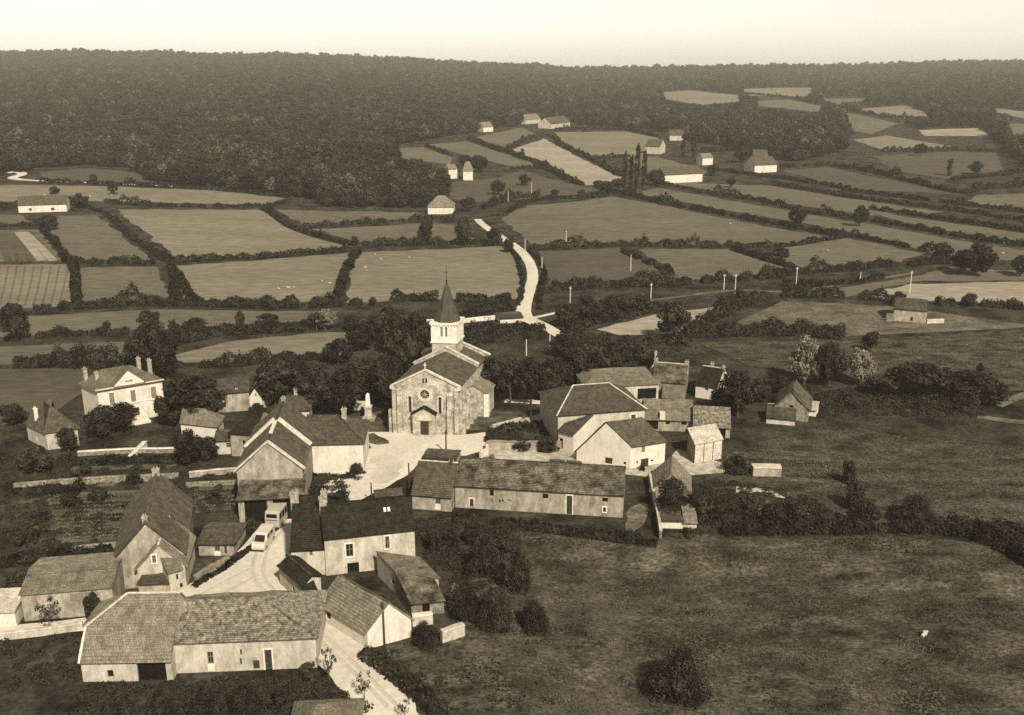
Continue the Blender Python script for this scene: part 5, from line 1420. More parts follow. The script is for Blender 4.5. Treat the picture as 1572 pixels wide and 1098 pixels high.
TREES = [
 # churchyard clump left of the church
 (424,622,546,70,'round','big dark tree left of the pointed-roof cottage'),(458,604,548,52,'round','leafy tree behind the pointed-roof cottage roof'),(490,634,556,74,'round','wide tree directly behind the white-walled house'),
 (531,640,562,66,'round','dark tree just left of the parked pale lorry'),(562,612,545,62,'round','dark tree rising behind the obelisk'),(592,626,538,60,'round','dark tree touching the left side of the church facade'),
 (622,596,500,62,'round','tall dark tree behind the left slope of the church roof'),(642,556,472,56,'round','tall dark tree just left of the spire'),(612,544,474,48,'round','dark tree left of the tall one by the spire'),
 (520,560,516,44,'round','upright tree at the right end of the pale field left of the church'),(552,540,492,46,'round','bushy tree between the pale field and the spire trees'),(575,528,480,46,'round','tree behind the bushy one left of the spire'),
 (500,506,470,34,'pale','pale-topped tree in the hedge left of the spire'),(486,508,476,28,'round','small dark tree beside the pale-topped hedge tree'),(540,508,482,30,'round','small round tree right of the pale-topped hedge tree'),(595,512,466,40,'round','tree at the hedge right behind the spire group'),
 # churchyard trees right of the church
 (752,618,542,44,'round','churchyard tree nearest to the church on its right'),(783,620,544,50,'round','second churchyard tree right of the church'),(815,620,540,50,'round','third churchyard tree right of the church'),(846,617,543,52,'round','fourth churchyard tree, left of the large hipped house'),
 (876,604,530,58,'round','dark tree behind the left end of the large hipped house'),(906,588,520,56,'round','dark tree above the ridge of the large hipped house'),(936,578,518,56,'round','dark tree behind the pale long barn roof'),(962,574,522,50,'round','dark tree left of the stone gable house'),
 (865,548,512,44,'round','dark tree at the near end of the white road'),(905,546,516,44,'round','dark tree right of the near end of the white road'),(985,560,520,46,'round','dark tree above the white house end with chimney'),
 (870,502,462,40,'round','dark tree at the fork of the white road'),(902,492,452,46,'round','second dark tree right of the road fork'),(942,488,452,48,'round','third dark tree right of the road fork'),(982,482,448,42,'round','fourth dark tree right of the road fork'),
 (1034,522,458,56,'round','big lone dark tree beside the pale track field'),
 # around the manor
 (190,662,616,46,'round','dark tree in front of the manor steps'),(160,668,622,52,'round','dark tree covering the left front of the manor'),(300,650,570,104,'round','big spreading dark tree right of the manor'),(262,655,592,46,'round','dark tree against the right corner of the manor'),
 (236,578,486,62,'round','tall tree behind the manor chimneys'),(212,570,505,36,'round','smaller tree behind the middle of the manor roof'),(258,584,500,46,'round','tree right of the tall one behind the manor'),
 (125,562,530,28,'round','round tree in the hedge above the manor roof'),(76,562,542,26,'round','low round tree in the hedge far left of the manor'),(22,508,464,46,'round','large round tree at the left edge below the vine rows'),(34,522,482,30,'round','smaller round tree in front of the large left edge tree'),
 (165,513,490,15,'round','small clipped tree standing in the hedge left'),(192,512,500,14,'round','tiny tree right of the small clipped tree'),(232,508,474,36,'round','round tree in the hedge behind the manor trees'),(370,508,474,17,'round','slim dark tree in the hedge below the light fields'),(412,506,480,40,'round','broad bush tree right of the slim hedge tree'),(300,507,488,38,'round','broad low tree left of the slim hedge tree'),
 (20,652,618,42,'round','dark tree left of the old hipped house'),(56,726,684,52,'round','dark tree in front of the old hipped house'),(106,694,654,34,'round','small dark tree at the right corner of the old hipped house'),(290,714,656,48,'round','dark tree in the garden left of the square-window shed'),(320,706,670,34,'round','small dark tree beside the square-window shed'),
 (395,640,618,28,'round','small tree beside the little gabled cottage'),(345,600,575,30,'round','small tree behind the brown-roofed house'),
 # right side
 (1234,590,508,52,'pale','pale silvery willow, larger of the two in the right pasture'),(1272,594,520,46,'round','dark tree leaning on the larger willow'),(1320,592,528,46,'pale','pale silvery willow, smaller of the two in the right pasture'),(1336,540,506,26,'round','small dark tree between and behind the willows'),
 (1400,608,552,84,'round','dark tree at the left of the big right thicket'),(1444,616,560,84,'round','dark tree in the middle of the big right thicket'),(1486,622,568,90,'round','dark tree at the right of the big right thicket'),(1352,606,574,50,'round','low dark tree left of the big right thicket'),
 (1422,600,556,70,'round','dark tree at the back of the big right thicket'),(1520,620,590,60,'round','low dark tree at the right end of the big right thicket'),
 (1132,640,562,60,'round','dark tree beside the right end of the farm'),(1106,628,592,36,'round','small dark tree touching the white house at the farm end'),(1162,618,578,40,'round','dark tree behind the ruined stone shed, left one'),(1196,604,576,40,'round','dark tree behind the ruined stone shed, right one'),(1503,578,556,12,'round','thin small tree in the right pasture'),
 (1222,350,311,26,'round','round tree in the sloping hedge, left of two'),(1320,348,311,25,'round','round tree in the sloping hedge, right of two'),(1446,402,369,34,'round','round tree at the tip of the pointed field'),(1496,424,370,54,'round','big dark tree at the right beside the pale stubble'),(1474,418,382,30,'round','dark tree left of the big one beside the pale stubble'),(1566,424,388,34,'round','dark tree at the right edge above the stubble'),(1198,400,378,30,'round','bushy tree where three hedges meet'),(1232,455,432,24,'round','small tree by the track pole at right'),
 (1380,470,446,22,'round','small tree left behind the lone field barn'),(1488,470,448,26,'round','small dark tree right of the lone field barn'),(1412,240,218,22,'round','small dark tree in the far right fields'),(1457,270,243,10,'poplar','slim poplar standing alone at far right'),(1497,268,246,20,'round','round far tree near the slim poplar'),
 # middle distance
 (655,376,334,25,'round','dark tree in the hedge, left of the pair below the farmhouse'),(711,378,328,28,'round','dark tree in the hedge, right of the pair below the farmhouse'),(718,325,300,26,'round','dark tree at the far end of the white road'),(757,372,348,22,'round','dark tree covering the white road'),(782,388,362,20,'round','dark bushy tree right of the white road top'),
 (958,288,232,8,'poplar','left slim poplar of the group'),(968,290,238,8,'poplar','second slim poplar of the group'),(977,292,220,9,'poplar','tallest poplar of the group'),(988,288,230,8,'poplar','right slim poplar of the group'),(1049,242,204,9,'poplar','left poplar of the far pair'),(1064,242,206,9,'poplar','right poplar of the far pair'),
 (852,300,290,15,'round','small round tree in the lane field'),(892,301,290,13,'round','second small round tree in the lane field'),(1122,288,270,14,'round','little round tree below the right farms'),(545,378,361,12,'round','little dark tree at the corner of two hedges'),(822,258,242,12,'round','little tree in the hedge of the bright field'),
 (85,302,284,17,'round','small round tree in the upper left field'),(125,320,295,23,'round','round tree beside the long white farmhouse'),(175,299,277,15,'round','small tree below the left path'),(145,284,265,14,'round','small dark tree above the left path'),(75,354,328,33,'round','dark tree below the long white farmhouse'),
 (572,470,455,12,'round','little dark tree standing in the church field hedge'),(735,265,236,30,'round','tree behind the right white cottage'),(715,255,236,24,'round','tree behind the pair of white cottages'),(765,300,274,26,'round','tree right of the two white cottages'),(805,285,266,20,'round','tree beside the lane pole'),
 (925,298,275,36,'round','tree at the left foot of the poplar group'),(1005,285,258,34,'round','tree at the right foot of the poplar group'),(948,294,272,24,'round','tree between the bright field and the poplars'),(1138,250,222,26,'round','tree above the far right farmhouse'),(1095,270,250,18,'round','tree right of the long farmhouse'),
 # foreground
 (78,972,915,44,'sparse','small loose tree in front of the long plank barn'),(146,950,902,36,'shrub','dark bush against the right end of the long plank barn'),(824,968,908,56,'big','round dark bush alone in the meadow near the scrub'),(1042,1072,978,104,'big','very large dark bush at the bottom of the meadow'),(655,992,946,46,'big','dark bush before the pale block wall'),
 (742,884,812,62,'big','tall scrub bush at the back of the thicket below the long row'),(790,906,826,60,'big','tall scrub bush at the right of the thicket'),(715,952,884,50,'big','scrub bush at the front left of the thicket'),(760,962,880,66,'big','scrub bush at the front of the thicket'),(702,936,888,40,'pshrub','paler scrub bush right of the rough lean-to'),(668,852,800,26,'shrub','bush right of the dark-roofed house wall'),(690,842,800,36,'shrub','bush below the left row house'),(728,836,796,36,'shrub','bush below the door of the long barn house'),(770,850,800,46,'shrub','bush below the middle of the long barn house'),
 (661,846,792,14,'conifer','slim dark conifer below the left row house'),
 (506,1050,990,28,'sparse','young roadside tree nearest the speckled-roof house'),(560,1074,1026,28,'sparse','middle young roadside tree'),(622,1106,1070,22,'sparse','young roadside tree at the bottom edge'),
 (1030,792,724,66,'big','round bush in front of the bushy garden shed'),(1072,796,744,46,'shrub','bush right behind the tiny white hut'),(1112,804,750,56,'big','scrub bush right of the tiny white hut'),(1152,796,752,46,'shrub','scrub bush below the pale stone block'),(1190,806,760,52,'shrub','scrub bush in the middle of the right garden'),(1232,806,766,46,'shrub','scrub bush at the right of the right garden'),(1312,782,728,36,'shrub','upright bush beside the right pasture ditch'),(1302,742,690,26,'shrub','thin bush above the pasture ditch'),(1402,800,752,74,'big','broad dark bush in the right pasture'),(1128,724,690,44,'shrub','dark bush left of the pale stone block'),(1335,800,760,40,'shrub','bush left of the broad dark pasture bush'),
 (549,728,704,28,'shrub','round black bush at the corner of the white-walled house'),(986,723,706,10,'shrub','small bush in front of the white barn door'),(1006,732,720,18,'shrub','low bush below the white barn corner'),(690,702,686,7,'shrub','small bush by the pole in the square'),(705,704,690,7,'pshrub','small pale bush behind the left row house ridge'),(755,708,694,16,'pshrub','pale twiggy bush beside the kitchen garden gate'),
 (752,680,658,18,'shrub','dark bush at the left corner of the kitchen garden'),(800,690,668,36,'shrub','dark bush in the middle of the kitchen garden'),(840,692,660,40,'shrub','dark bush at the right of the kitchen garden'),
 (472,1046,1008,34,'shrub','dark bush at the right corner of the speckled-roof house'),(440,1092,1046,56,'big','tangled bush below the white framed door'),(375,1100,1046,66,'big','tangled bush in front of the speckled-roof house'),(310,1098,1040,62,'big','tangled bush left of the plant bed by the speckled-roof house'),(245,1100,1050,60,'big','tangled bush below the open cart bay'),(180,1096,1048,56,'big','tangled bush below the tiled farmhouse wall'),(520,1085,1050,44,'shrub','dark bush on the left verge of the lower road'),
 (60,800,770,40,'shrub','garden shrub far left among the beds'),(110,778,750,36,'shrub','garden shrub above the long middle garden wall'),(150,770,742,34,'shrub','garden shrub in the left vegetable garden'),(205,742,716,30,'shrub','garden shrub below the stair wall'),(130,735,708,40,'shrub','garden shrub below the lawn wall'),(240,770,746,26,'shrub','garden shrub left of the tall barn chimney'),(40,835,800,44,'shrub','garden shrub above the lower garden wall'),(330,770,744,30,'shrub','garden shrub right of the tall barn chimney'),(30,905,870,44,'shrub','dark bush behind the left end of the plank barn'),(100,850,828,30,'shrub','garden shrub behind the plank barn roof'),
 (520,770,748,40,'shrub','garden bush below the white-walled house'),(490,760,738,34,'shrub','garden bush right of the parapet barn'),(385,812,786,22,'shrub','shrub against the barn lean-to'),
]
for t in TREES: plant(*t)

# ------------------------------------------------------------------ hedges
def hedge(label, pxs, h=1.9, w=1.8, gap=.0):
    W = [np.array(G(*p)) for p in pxs]
    C = smooth(W, 8)
    C = np.array(C); seg = np.linalg.norm(np.diff(C[:, :2], axis=0), axis=1); cum = np.concatenate([[0], np.cumsum(seg)]); Ln = cum[-1]
    d = C[:, 1].mean()
    rng = np.random.default_rng(int(abs(C[0, 0] * 13 + C[0, 1] * 7)))
    ls = max(.26, 2.0 * d / 1500)
    n = int(Ln * (w + 2 * h) * 1.5 / ls ** 2)
    n = max(80, min(n, 26000))
    t = rng.uniform(0, Ln, n)
    x = np.interp(t, cum, C[:, 0]); y = np.interp(t, cum, C[:, 1])
    dx = np.interp(t, cum, np.gradient(C[:, 0], cum + np.arange(len(cum)) * 1e-6)); dy = np.interp(t, cum, np.gradient(C[:, 1], cum + np.arange(len(cum)) * 1e-6))
    l = np.hypot(dx, dy) + 1e-9; nx, ny = -dy / l, dx / l
    # lumpy profile
    ph = rng.uniform(0, 9, 6)
    nn = np.array([mnoise.noise(Vector((v / 3.2, ph[0] * 7, 0))) for v in t]); n2 = np.array([mnoise.noise(Vector((v / 11.0, ph[1] * 7, 4))) for v in t])
    lump = np.clip(.85 + .75 * nn + .65 * n2 + rng.normal(0, .09, n), .12, 2.2)
    lump = np.where(n2 > .38, lump * 1.5, lump)          # taller bushes standing in the hedge
    gapk = (nn + n2 > -.62)                              # and thin places
    a = rng.uniform(0, math.pi, n); q = rng.uniform(.45, 1.06, n) ** .5
    off = np.cos(a) * w / 2 * q * (.8 + .2 * lump); zz = np.sin(a) ** .7 * h * q * lump
    w_ = np.array([mnoise.noise(Vector((v / 6.0, ph[2] * 5, 9))) for v in t])
    off = off * (1 + .5 * w_)
    wob = .6 * np.sin(t / 13 + ph[4]) + .5 * w_
    X = x + nx * (off + wob); Y = y + ny * (off + wob); Z = hgt(X, Y) + np.maximum(zz, .05)
    N = np.stack([nx * np.cos(a), ny * np.cos(a), np.sin(a) + .3], 1)
    o0 = C[0]
    V, Q = leaf_quads((np.stack([X, Y, Z], 1) - o0)[gapk], N[gapk], (ls * rng.uniform(.5, 1.1, n))[gapk], rng)
    o = link('hedge', np_mesh('hedge', V, Q, 'leaf_hedge')); o.location = o0
    return tag(o, label, 'hedge', 'field hedges')
HEDGES = [
 ('hedge under the long white farmhouse at the left edge', [(-40,351),(30,348),(60,346),(85,338)]),
 ('hedge along the top of the farmhouse field at left', [(100,314),(128,319),(155,326)]),
 ('overgrown diagonal hedge between the two upper left fields', [(157,327),(190,354),(242,395),(262,404)], 2.0, 2.2),
 ('forked hedge running down to the lower left hedge', [(258,410),(266,435),(272,462)], 2.0, 2.2),
 ('right arm of the forked hedge below the diagonal hedge', [(266,412),(280,438),(290,463)], 2.0, 2.4),
 ('long hedge along the top of the large light left field', [(160,311),(230,317),(320,318),(400,318),(445,312)]),
 ('hedge right of the striped field', [(67,352),(85,378),(102,403)], 1.9, 2.2), ('hedge right of the vine rows', [(108,406),(116,436),(123,467)], 2.2, 2.8),
 ('straight hedge below the upper left field', [(111,403),(170,405),(239,406)], 2.4), ('hedge between the two large light fields at left', [(268,404),(330,400),(400,397),(470,392),(540,386)], 2.2),
 ('long thick hedge below the vine rows and left fields', [(52,480),(117,475),(233,469),(320,470),(400,473),(485,473),(567,468)], 3.0, 2.6),
 ('hedge along the foot of the church field', [(600,462),(650,463),(672,464)], 2.8), ('hedge along the foot of the church field right of the spire', [(700,464),(745,466),(785,467)], 2.6),
 ('slanting hedge left of the farmhouse strips', [(403,320),(438,345),(491,366),(535,378)], 2.2, 2.4), ('hedge between the two strips below the pale farmhouse', [(465,349),(555,344),(642,339),(702,336)], 2.2),
 ('dark hedge along the top of the church field', [(556,379),(651,376),(721,375),(770,378)], 2.6, 2.4), ('hedge down the left side of the church field', [(546,388),(532,421),(514,461)], 1.9, 2.6),
 ('hedge on the left side of the white road', [(776,380),(796,398),(801,430),(795,470)], 1.4, 1.2), ('hedge on the right side of the white road', [(815,385),(828,405),(834,430),(832,460),(830,476)], 1.4, 1.4),
 ('hedge above the big sloping field', [(776,328),(804,314),(847,307),(902,305),(938,299)], 2.0), ('long hedge down the right side of the big sloping field', [(940,299),(969,302),(1024,314),(1082,326),(1160,340),(1220,350),(1268,360),(1304,362)], 2.4, 2.2),
 ('hedge along the foot of the big sloping field', [(819,383),(953,378),(1060,380),(1121,380),(1190,381)], 2.2), ('hedge from the three hedge corner up to the right', [(1190,381),(1235,376),(1268,370),(1304,364)], 2.0),
 ('short slanting hedge between two fields right of the road', [(956,388),(993,405),(1032,420)], 2.0, 2.4), ('long dark hedge below the two fields right of the road', [(847,445),(883,446),(932,441),(1014,439),(1100,433),(1180,427)], 3.2, 2.8),
 ('dark hedge continuing right to the big tree', [(1180,427),(1214,423),(1280,418),(1370,409),(1460,404)], 2.6, 2.4), ('hedge bending below the three hedge corner', [(1124,385),(1172,400),(1217,412)], 2.2, 2.2),
 ('hedge above the pointed field', [(1307,364),(1370,376),(1430,388)], 2.0), ('long hedge crossing the right slopes, middle one', [(1008,282),(1060,292),(1100,300),(1160,309),(1241,326),(1316,337),(1415,354),(1490,367),(1600,382)], 2.2, 2.0),
 ('hedge from the right round tree to the right edge', [(1334,322),(1400,331),(1460,340),(1600,361)], 2.2), ('long thin hedge on the right slopes below the orchard', [(1184,284),(1238,292),(1310,304),(1400,316),(1490,328),(1600,343)], 1.9),
 ('thin hedge above the long thin one at far right', [(1292,294),(1370,302),(1460,313),(1600,331)], 2.0), ('hedge in front of the orchard farmhouse', [(1100,262),(1160,270),(1235,280),(1304,292)], 2.2),
 ('hedge curving from the orchard to the far right', [(1199,259),(1271,254),(1340,266),(1400,280),(1475,297),(1520,290),(1600,286)], 2.4, 2.4), ('hedge below the far slim poplar', [(1460,277),(1520,271),(1600,262)], 2.4),
 ('dark hedge left of the lone field barn', [(1200,455),(1250,458),(1310,459),(1377,464)], 2.8, 2.6), ('dark hedge right of the lone field barn', [(1440,470),(1502,470),(1600,478)], 3.4, 3.0), ('hedge slanting beside the pale track field', [(1072,500),(1100,489),(1136,472),(1160,462),(1199,455)], 2.6, 2.6),
 ('hedge below the track poles', [(1200,440),(1292,438),(1358,428)], 2.0), ('thick dark hedge across the top of the right pasture', [(1050,516),(1140,514),(1220,514),(1295,522)], 3.4, 4.0), ('dark hedge below the road fork', [(860,520),(930,522),(1000,525),(1060,530)], 2.6, 3.0), ('dark hedge rising right from the road fork', [(870,510),(920,496),(980,484),(1030,476)], 2.8, 3.4),
 ('hedge on the right side of the bright field', [(852,214),(869,228),(900,241),(924,256),(955,272)], 2.6, 2.6), ('hedge on the left side of the bright field', [(718,214),(780,236),(821,249),(855,267),(893,285)], 2.8, 2.8), ('hedge over the top of the bright field', [(780,229),(807,215),(838,210),(852,213)], 2.6, 2.6),
 ('hedge over the top of the upper light field', [(852,201),(903,199),(965,201),(1010,211)], 2.4), ('hedge below the upper light field', [(903,244),(940,243),(969,241)], 2.2), ('thin hedge between the two far left strips', [(653,225),(694,239)], 2.0), ('hedge joining the bright field hedge from the left', [(783,260),(831,260),(869,277)], 2.0),
 ('hedge along the lane below the white cottages', [(740,322),(765,312),(800,304),(830,302)], 3.0, 3.4), ('far hedge below the two hill top fields', [(1063,137),(1131,143),(1191,149),(1244,156),(1281,162)], 2.6, 3.0), ('far hedge under the right hill field', [(1300,169),(1353,179),(1406,184),(1470,183)], 3.0, 3.0), ('far hedge over the right hill field', [(1293,162),(1340,159),(1390,158)], 3.0, 3.0),
 ('far hedge below the pale field at right', [(1353,234),(1462,231),(1540,234)], 3.0, 3.0), ('far hedge behind the right farms', [(1074,233),(1134,233),(1183,243)], 3.0, 3.0), ('hedge below the left path', [(60,281),(160,284),(260,289),(345,294),(445,303)], 2.2), ('hedge under the far left trees', [(-40,322),(0,320),(30,316)], 3.0, 3.0),
 ('hedge along the top of the field above the manor', [(-40,528),(60,518),(130,514),(200,512),(240,506)], 2.0, 2.4), ('hedge behind the manor', [(20,566),(80,565),(150,566),(200,562)], 2.6, 2.4), ('hedge left of the pale field above the village', [(255,535),(300,524),(345,516),(420,512),(500,504)], 2.6, 2.4), ('hedge below the pale field above the village', [(270,562),(350,562),(420,556),(520,552)], 2.2, 2.0), ('hedge around the broad trees above the pale field', [(260,512),(330,510),(400,508),(470,508)], 2.0, 2.4),
 ('hedge behind the church below the enclosure', [(708,520),(760,514),(800,508),(836,510)], 2.2, 2.2), ('low hedge above the enclosure wall', [(706,490),(740,484),(790,478)], 1.8), ('hedge round the field behind the churchyard trees', [(706,532),(740,526),(800,520),(840,520)], 1.8),
 ('dark hedge along the foot of the long barn house', [(700,800),(780,803),(860,815),(950,828),(1010,838)], 1.3, 2.0), ('thick dark hedge along the top of the big meadow', [(1050,822),(1130,818),(1250,818),(1400,818),(1500,826),(1600,842)], 1.9, 2.2), ('dark hedge slanting off at the right edge of the meadow', [(1500,828),(1545,850),(1600,885)], 2.0, 2.6),
 ('dark hedge along the right verge of the lower road', [(560,1004),(595,1030),(640,1072),(680,1115)], 1.0, 2.2), ('dark verge hedge below the junction wall', [(424,808),(385,840),(345,872),(300,904)], .7, 1.0), ('dark hedge below the white-walled house garden', [(474,736),(510,738),(545,734)], 1.0, 1.6), ('garden hedge right of the ruined shed', [(1250,620),(1310,624),(1380,622),(1500,632)], 2.2, 3.6), ('hedge across the left gardens below the lawn wall', [(90,714),(150,712),(220,708),(280,708)], 1.3, 1.8), ('dark hedge behind the left garden beds', [(10,760),(70,756),(130,756)], 1.4, 2.0), ('hedge along the lower garden wall at left', [(0,872),(60,866),(130,858),(172,852)], 1.2, 2.0), ('kitchen garden hedge below the churchyard path', [(752,668),(790,662),(850,648)], 1.2, 1.6),
 ('hedge in front of the ruined stone shed pasture', [(1120,792),(1180,790),(1250,796),(1330,806)], 1.6, 3.0),
]
for hd in HEDGES: hedge(*hd)

# ------------------------------------------------------------------ stuff: grass, undergrowth, the far forest
def scatter_px(poly, dens_fn, rng, n):
    xs = [p[0] for p in poly]; ys = [p[1] for p in poly]
    W = [G(*p) for p in poly]
    x0, x1 = min(p.x for p in W), max(p.x for p in W); y0, y1 = min(p.y for p in W), max(p.y for p in W)
    X = rng.uniform(x0, x1, n); Y = rng.uniform(y0, y1, n)
    k = in_poly(X, Y, [(p.x, p.y) for p in W])
    return X[k], Y[k]

def grass_stuff():
    rng = np.random.default_rng(5); VV = []; QQ = []; o = 0
    for poly, n, sz in ((FIELDS[0][1], 150000, .095), (FIELDS[1][1], 30000, .12), (FIELDS[2][1], 14000, .15)):
        X, Y = scatter_px(poly, None, rng, n)
        keep = np.array([mnoise.noise(Vector((a * .09, b * .16, 0))) + .5 * mnoise.noise(Vector((a * .4, b * .7, 3))) > rng.uniform(-.5, .7) for a, b in zip(X, Y)])
        X, Y = X[keep], Y[keep]
        Z = hgt(X, Y) + (.2 if n > 1e5 else .07) + sz * .3
        C = np.stack([X, Y, Z], 1); N = rng.normal(0, .5, C.shape) + np.array([.15, -.35, 1.2])
        V, Q = leaf_quads(C, N, sz * rng.uniform(.5, 1.5, len(C)), rng)
        VV.append(V); QQ.append(Q + o); o += len(V)
    ob = link('grass', np_mesh('grass', np.concatenate(VV), np.concatenate(QQ), 'grass_tuft'))
    tag(ob, 'rough dark grass tufts in the meadows and pastures', 'grass', kind='stuff')
grass_stuff()

def undergrowth():
    rng = np.random.default_rng(9); VV = []; QQ = []; o = 0
    for poly, n in (([(0,700),(120,710),(280,712),(365,726),(365,760),(300,800),(250,770),(180,840),(0,860)], 380), ([(640,800),(700,790),(800,812),(800,900),(780,960),(690,960),(690,880),(640,850)], 420),
                    ([(1000,745),(1120,740),(1260,770),(1300,815),(1060,818)], 380), ([(130,1055),(480,1040),(560,1085),(560,1125),(100,1125)], 420), ([(0,985),(125,975),(125,1060),(0,1060)], 60),
                    ([(1130,590),(1500,600),(1520,640),(1250,640)], 420), ([(850,510),(1040,520),(1060,560),(980,575),(860,560)], 300), ([(745,665),(850,640),(860,688),(750,688)], 120), ([(470,732),(550,732),(560,748),(500,775),(470,770)], 90), ([(560,1000),(600,1000),(760,1098),(690,1125)], 160), ([(400,560),(560,545),(600,600),(480,625),(400,600)], 200)):
        X, Y = scatter_px(poly, None, rng, n)
        for x, y in zip(X, Y):
            r = rng.uniform(.3, 1.0); k = int(110 * (r + .3))
            d = rng.normal(0, 1, (k, 3)); d[:, 2] = np.abs(d[:, 2]); d /= np.linalg.norm(d, axis=1, keepdims=True)
            C = np.array([x, y, h1(x, y)]) + d * r * rng.uniform(.6, 1.1, (k, 1)) * np.array([1, 1, .55])
            V, Q = leaf_quads(C, d, rng.uniform(.07, .16, k), rng)
            VV.append(V); QQ.append(Q + o); o += len(V)
    ob = link('undergrowth', np_mesh('undergrowth', np.concatenate(VV), np.concatenate(QQ), 'leaf'))
    tag(ob, 'dark tangled undergrowth in the gardens and field corners', 'undergrowth', kind='stuff')
undergrowth()

def vegetable_rows():
    rng = np.random.default_rng(31); VV = []; QQ = []; o = 0
    for (x0, y0), (x1, y1) in [((70 + k * 3, 764 + k * 6), (240 - k * 5, 758 + k * 6)) for k in range(12)] + [((300, 756 + 6 * k), (362, 752 + 6 * k)) for k in range(5)] + [((1130, 698 + 7 * k), (1290, 704 + 7 * k)) for k in range(4)] + [((190, 815 + 5 * k), (222, 812 + 5 * k)) for k in range(4)]:
        a, b = np.array(G(x0, y0)), np.array(G(x1, y1)); n = int(np.linalg.norm(b - a) / .32)
        t = np.repeat(np.linspace(0, 1, n), 9)
        t = t[np.array([mnoise.noise(Vector((v * 6, y0, 1))) > -.25 for v in t])]
        C = a + (b - a) * t[:, None] + rng.normal(0, .11, (len(t), 3)); C[:, 2] = hgt(C[:, 0], C[:, 1]) + rng.uniform(.08, .4, len(t))
        V, Q = leaf_quads(C, np.tile([0, -.2, 1.0], (len(t), 1)), rng.uniform(.06, .14, len(t)), rng)
        VV.append(V); QQ.append(Q + o); o += len(V)
    tag(link('vegetable_rows', np_mesh('vegetable_rows', np.concatenate(VV), np.concatenate(QQ), 'crop')), 'rows of low vegetables in the village gardens', 'vegetables', kind='stuff')
vegetable_rows()

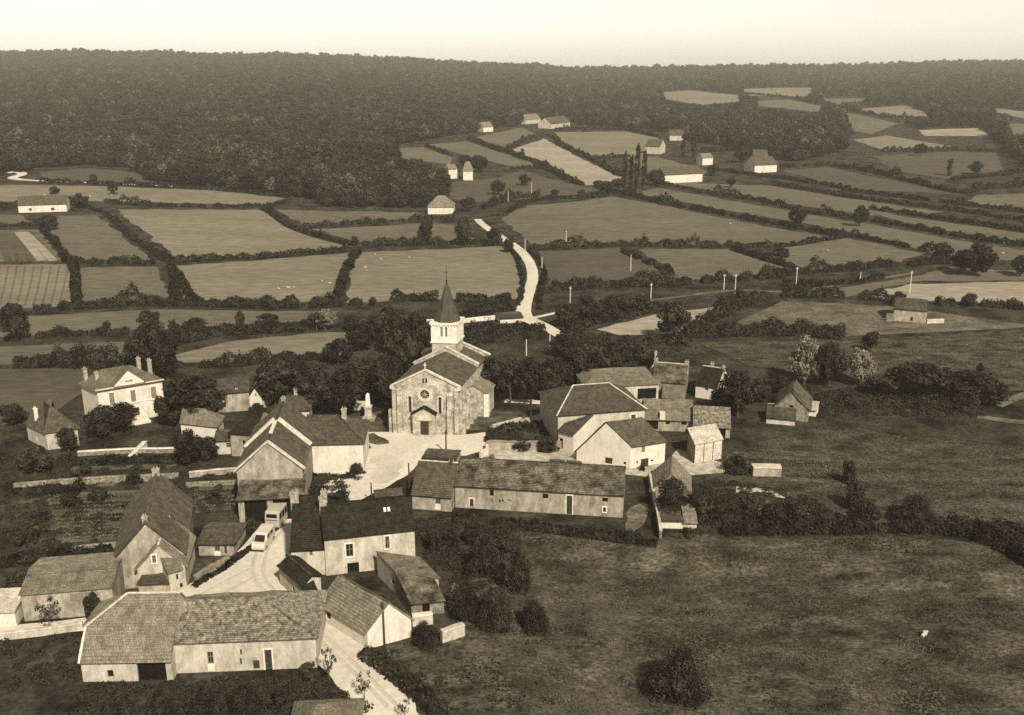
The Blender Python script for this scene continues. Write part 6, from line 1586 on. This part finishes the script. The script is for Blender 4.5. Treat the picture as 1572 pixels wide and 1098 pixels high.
def forest():
    rng = np.random.default_rng(21)
    protos = []
    for i in range(4):
        me = crown_mesh('forest_crown', 400 + i, 'round', 900, .056, 'leaf_far_pale' if i == 3 else 'leaf_far')
        protos.append(bpy.data.objects.new('forest_crown', me))
    pts = []; sc = []; kd = []
    y = 400.0
    excl = [p for _, p in FIELDS[17:]]
    houses = [[(x0 - 3, y0 - 16), (x1 + 3, y0 - 16), (x1 + 3, y0 + 3), (x0 - 3, y0 + 3)] for x0, x1, y0 in ((689,702,275),(711,727,277),(655,698,329),(741,758,203),(842,878,198),(805,832,191),(988,1014,237),(1026,1052,216),(1154,1194,266))]
    scl = []
    while y < 2720:
        st = 4.8 + (y - 400) * .0036
        xs = np.arange(-.72 * y, .72 * y, st)
        X = xs + rng.uniform(-.45, .45, len(xs)) * st; Y = y + rng.uniform(-.45, .45, len(xs)) * st
        Z = hgt(X, Y)
        nz = np.array([mnoise.noise(Vector((a * .011, b * .011, 0))) for a, b in zip(X, Y)])
        S = (8.6 + 4.0 * nz) * rng.uniform(.55, 1.35, len(X))
        px, py = proj(X, Y, Z); hp = S * FPX / (Y * CT + 15)
        k = in_poly(px, py, FOREST_EDGE) | (Y > RIDGE_Y - 60)
        for poly in excl + houses:
            for fr in (-.12, .35, .8): k &= ~in_poly(px, py - fr * hp, poly)
        pts.append(np.stack([X, Y, Z], 1)[k]); scl.append(S[k]); y += st
    Pp = np.concatenate(pts); n = len(Pp); s = np.concatenate(scl)
    s = np.where(Pp[:, 1] > 2350, s * rng.uniform(.9, 1.7, n), s)
    kd = rng.choice(4, n, p=[.3, .3, .28, .12])
    me = bpy.data.meshes.new('forest'); me.vertices.add(n); me.vertices.foreach_set('co', Pp.astype(np.float32).ravel())
    for nm, arr, ty in (('sc', s, 'FLOAT'), ('rz', rng.uniform(0, 6.28, n), 'FLOAT'), ('kd', kd, 'INT')):
        at = me.attributes.new(nm, ty, 'POINT'); at.data.foreach_set('value', arr.astype(np.int32 if ty == 'INT' else np.float32))
    me.update()
    ob = link('forest', me); tag(ob, 'dense dark forest covering the hills on the horizon', 'forest', kind='stuff')
    ng = bpy.data.node_groups.new('forest_nodes', 'GeometryNodeTree')
    ng.interface.new_socket('Geometry', in_out='INPUT', socket_type='NodeSocketGeometry'); ng.interface.new_socket('Geometry', in_out='OUTPUT', socket_type='NodeSocketGeometry')
    N = ng.nodes; Lk = ng.links
    gi = N.new('NodeGroupInput'); go = N.new('NodeGroupOutput'); jn = N.new('GeometryNodeJoinGeometry')
    def attr(nm, ty):
        a = N.new('GeometryNodeInputNamedAttribute'); a.data_type = ty; a.inputs['Name'].default_value = nm; return a
    asc = attr('sc', 'FLOAT'); arz = attr('rz', 'FLOAT'); akd = attr('kd', 'INT')
    cx = N.new('ShaderNodeCombineXYZ'); Lk.new(arz.outputs['Attribute'], cx.inputs[2])
    for i, p in enumerate(protos):
        oi = N.new('GeometryNodeObjectInfo'); oi.inputs['Object'].default_value = p; oi.inputs['As Instance'].default_value = True
        cmp_ = N.new('FunctionNodeCompare'); cmp_.data_type = 'INT'; cmp_.operation = 'EQUAL'
        Lk.new(akd.outputs['Attribute'], cmp_.inputs[2]); cmp_.inputs[3].default_value = i
        ip = N.new('GeometryNodeInstanceOnPoints')
        Lk.new(gi.outputs[0], ip.inputs['Points']); Lk.new(cmp_.outputs[0], ip.inputs['Selection']); Lk.new(oi.outputs['Geometry'], ip.inputs['Instance'])
        Lk.new(cx.outputs[0], ip.inputs['Rotation']); Lk.new(asc.outputs['Attribute'], ip.inputs['Scale'])
        Lk.new(ip.outputs[0], jn.inputs[0])
    Lk.new(jn.outputs[0], go.inputs[0])
    md = ob.modifiers.new('trees', 'NODES'); md.node_group = ng
    print('forest trees', n)
forest()

# ------------------------------------------------------------------ haze
def haze():
    lo = float(hgt(np.linspace(-3300, 3300, 60)[None, :], np.linspace(8, 3740, 80)[:, None]).min())
    mb = MB().abox(-3800, -60, lo - 1.0, 3800, 3900, 112)
    me = bpy.data.meshes.new('haze'); me.from_pydata(mb.v, [], mb.f)
    m = bpy.data.materials.new('haze_air'); m.use_nodes = True; nt = m.node_tree; nt.nodes.clear()
    v = nt.nodes.new('ShaderNodeVolumePrincipled'); out = nt.nodes.new('ShaderNodeOutputMaterial')
    v.inputs['Color'].default_value = (1.0, .95, .80, 1); v.inputs['Density'].default_value = HAZE_D; v.inputs['Anisotropy'].default_value = 0.0
    nt.links.new(v.outputs[0], out.inputs['Volume'])
    me.materials.append(m)
    tag(link('haze', me), 'thin pale haze over the valley', 'haze', kind='stuff')
HAZE_D = 0.00012
haze()
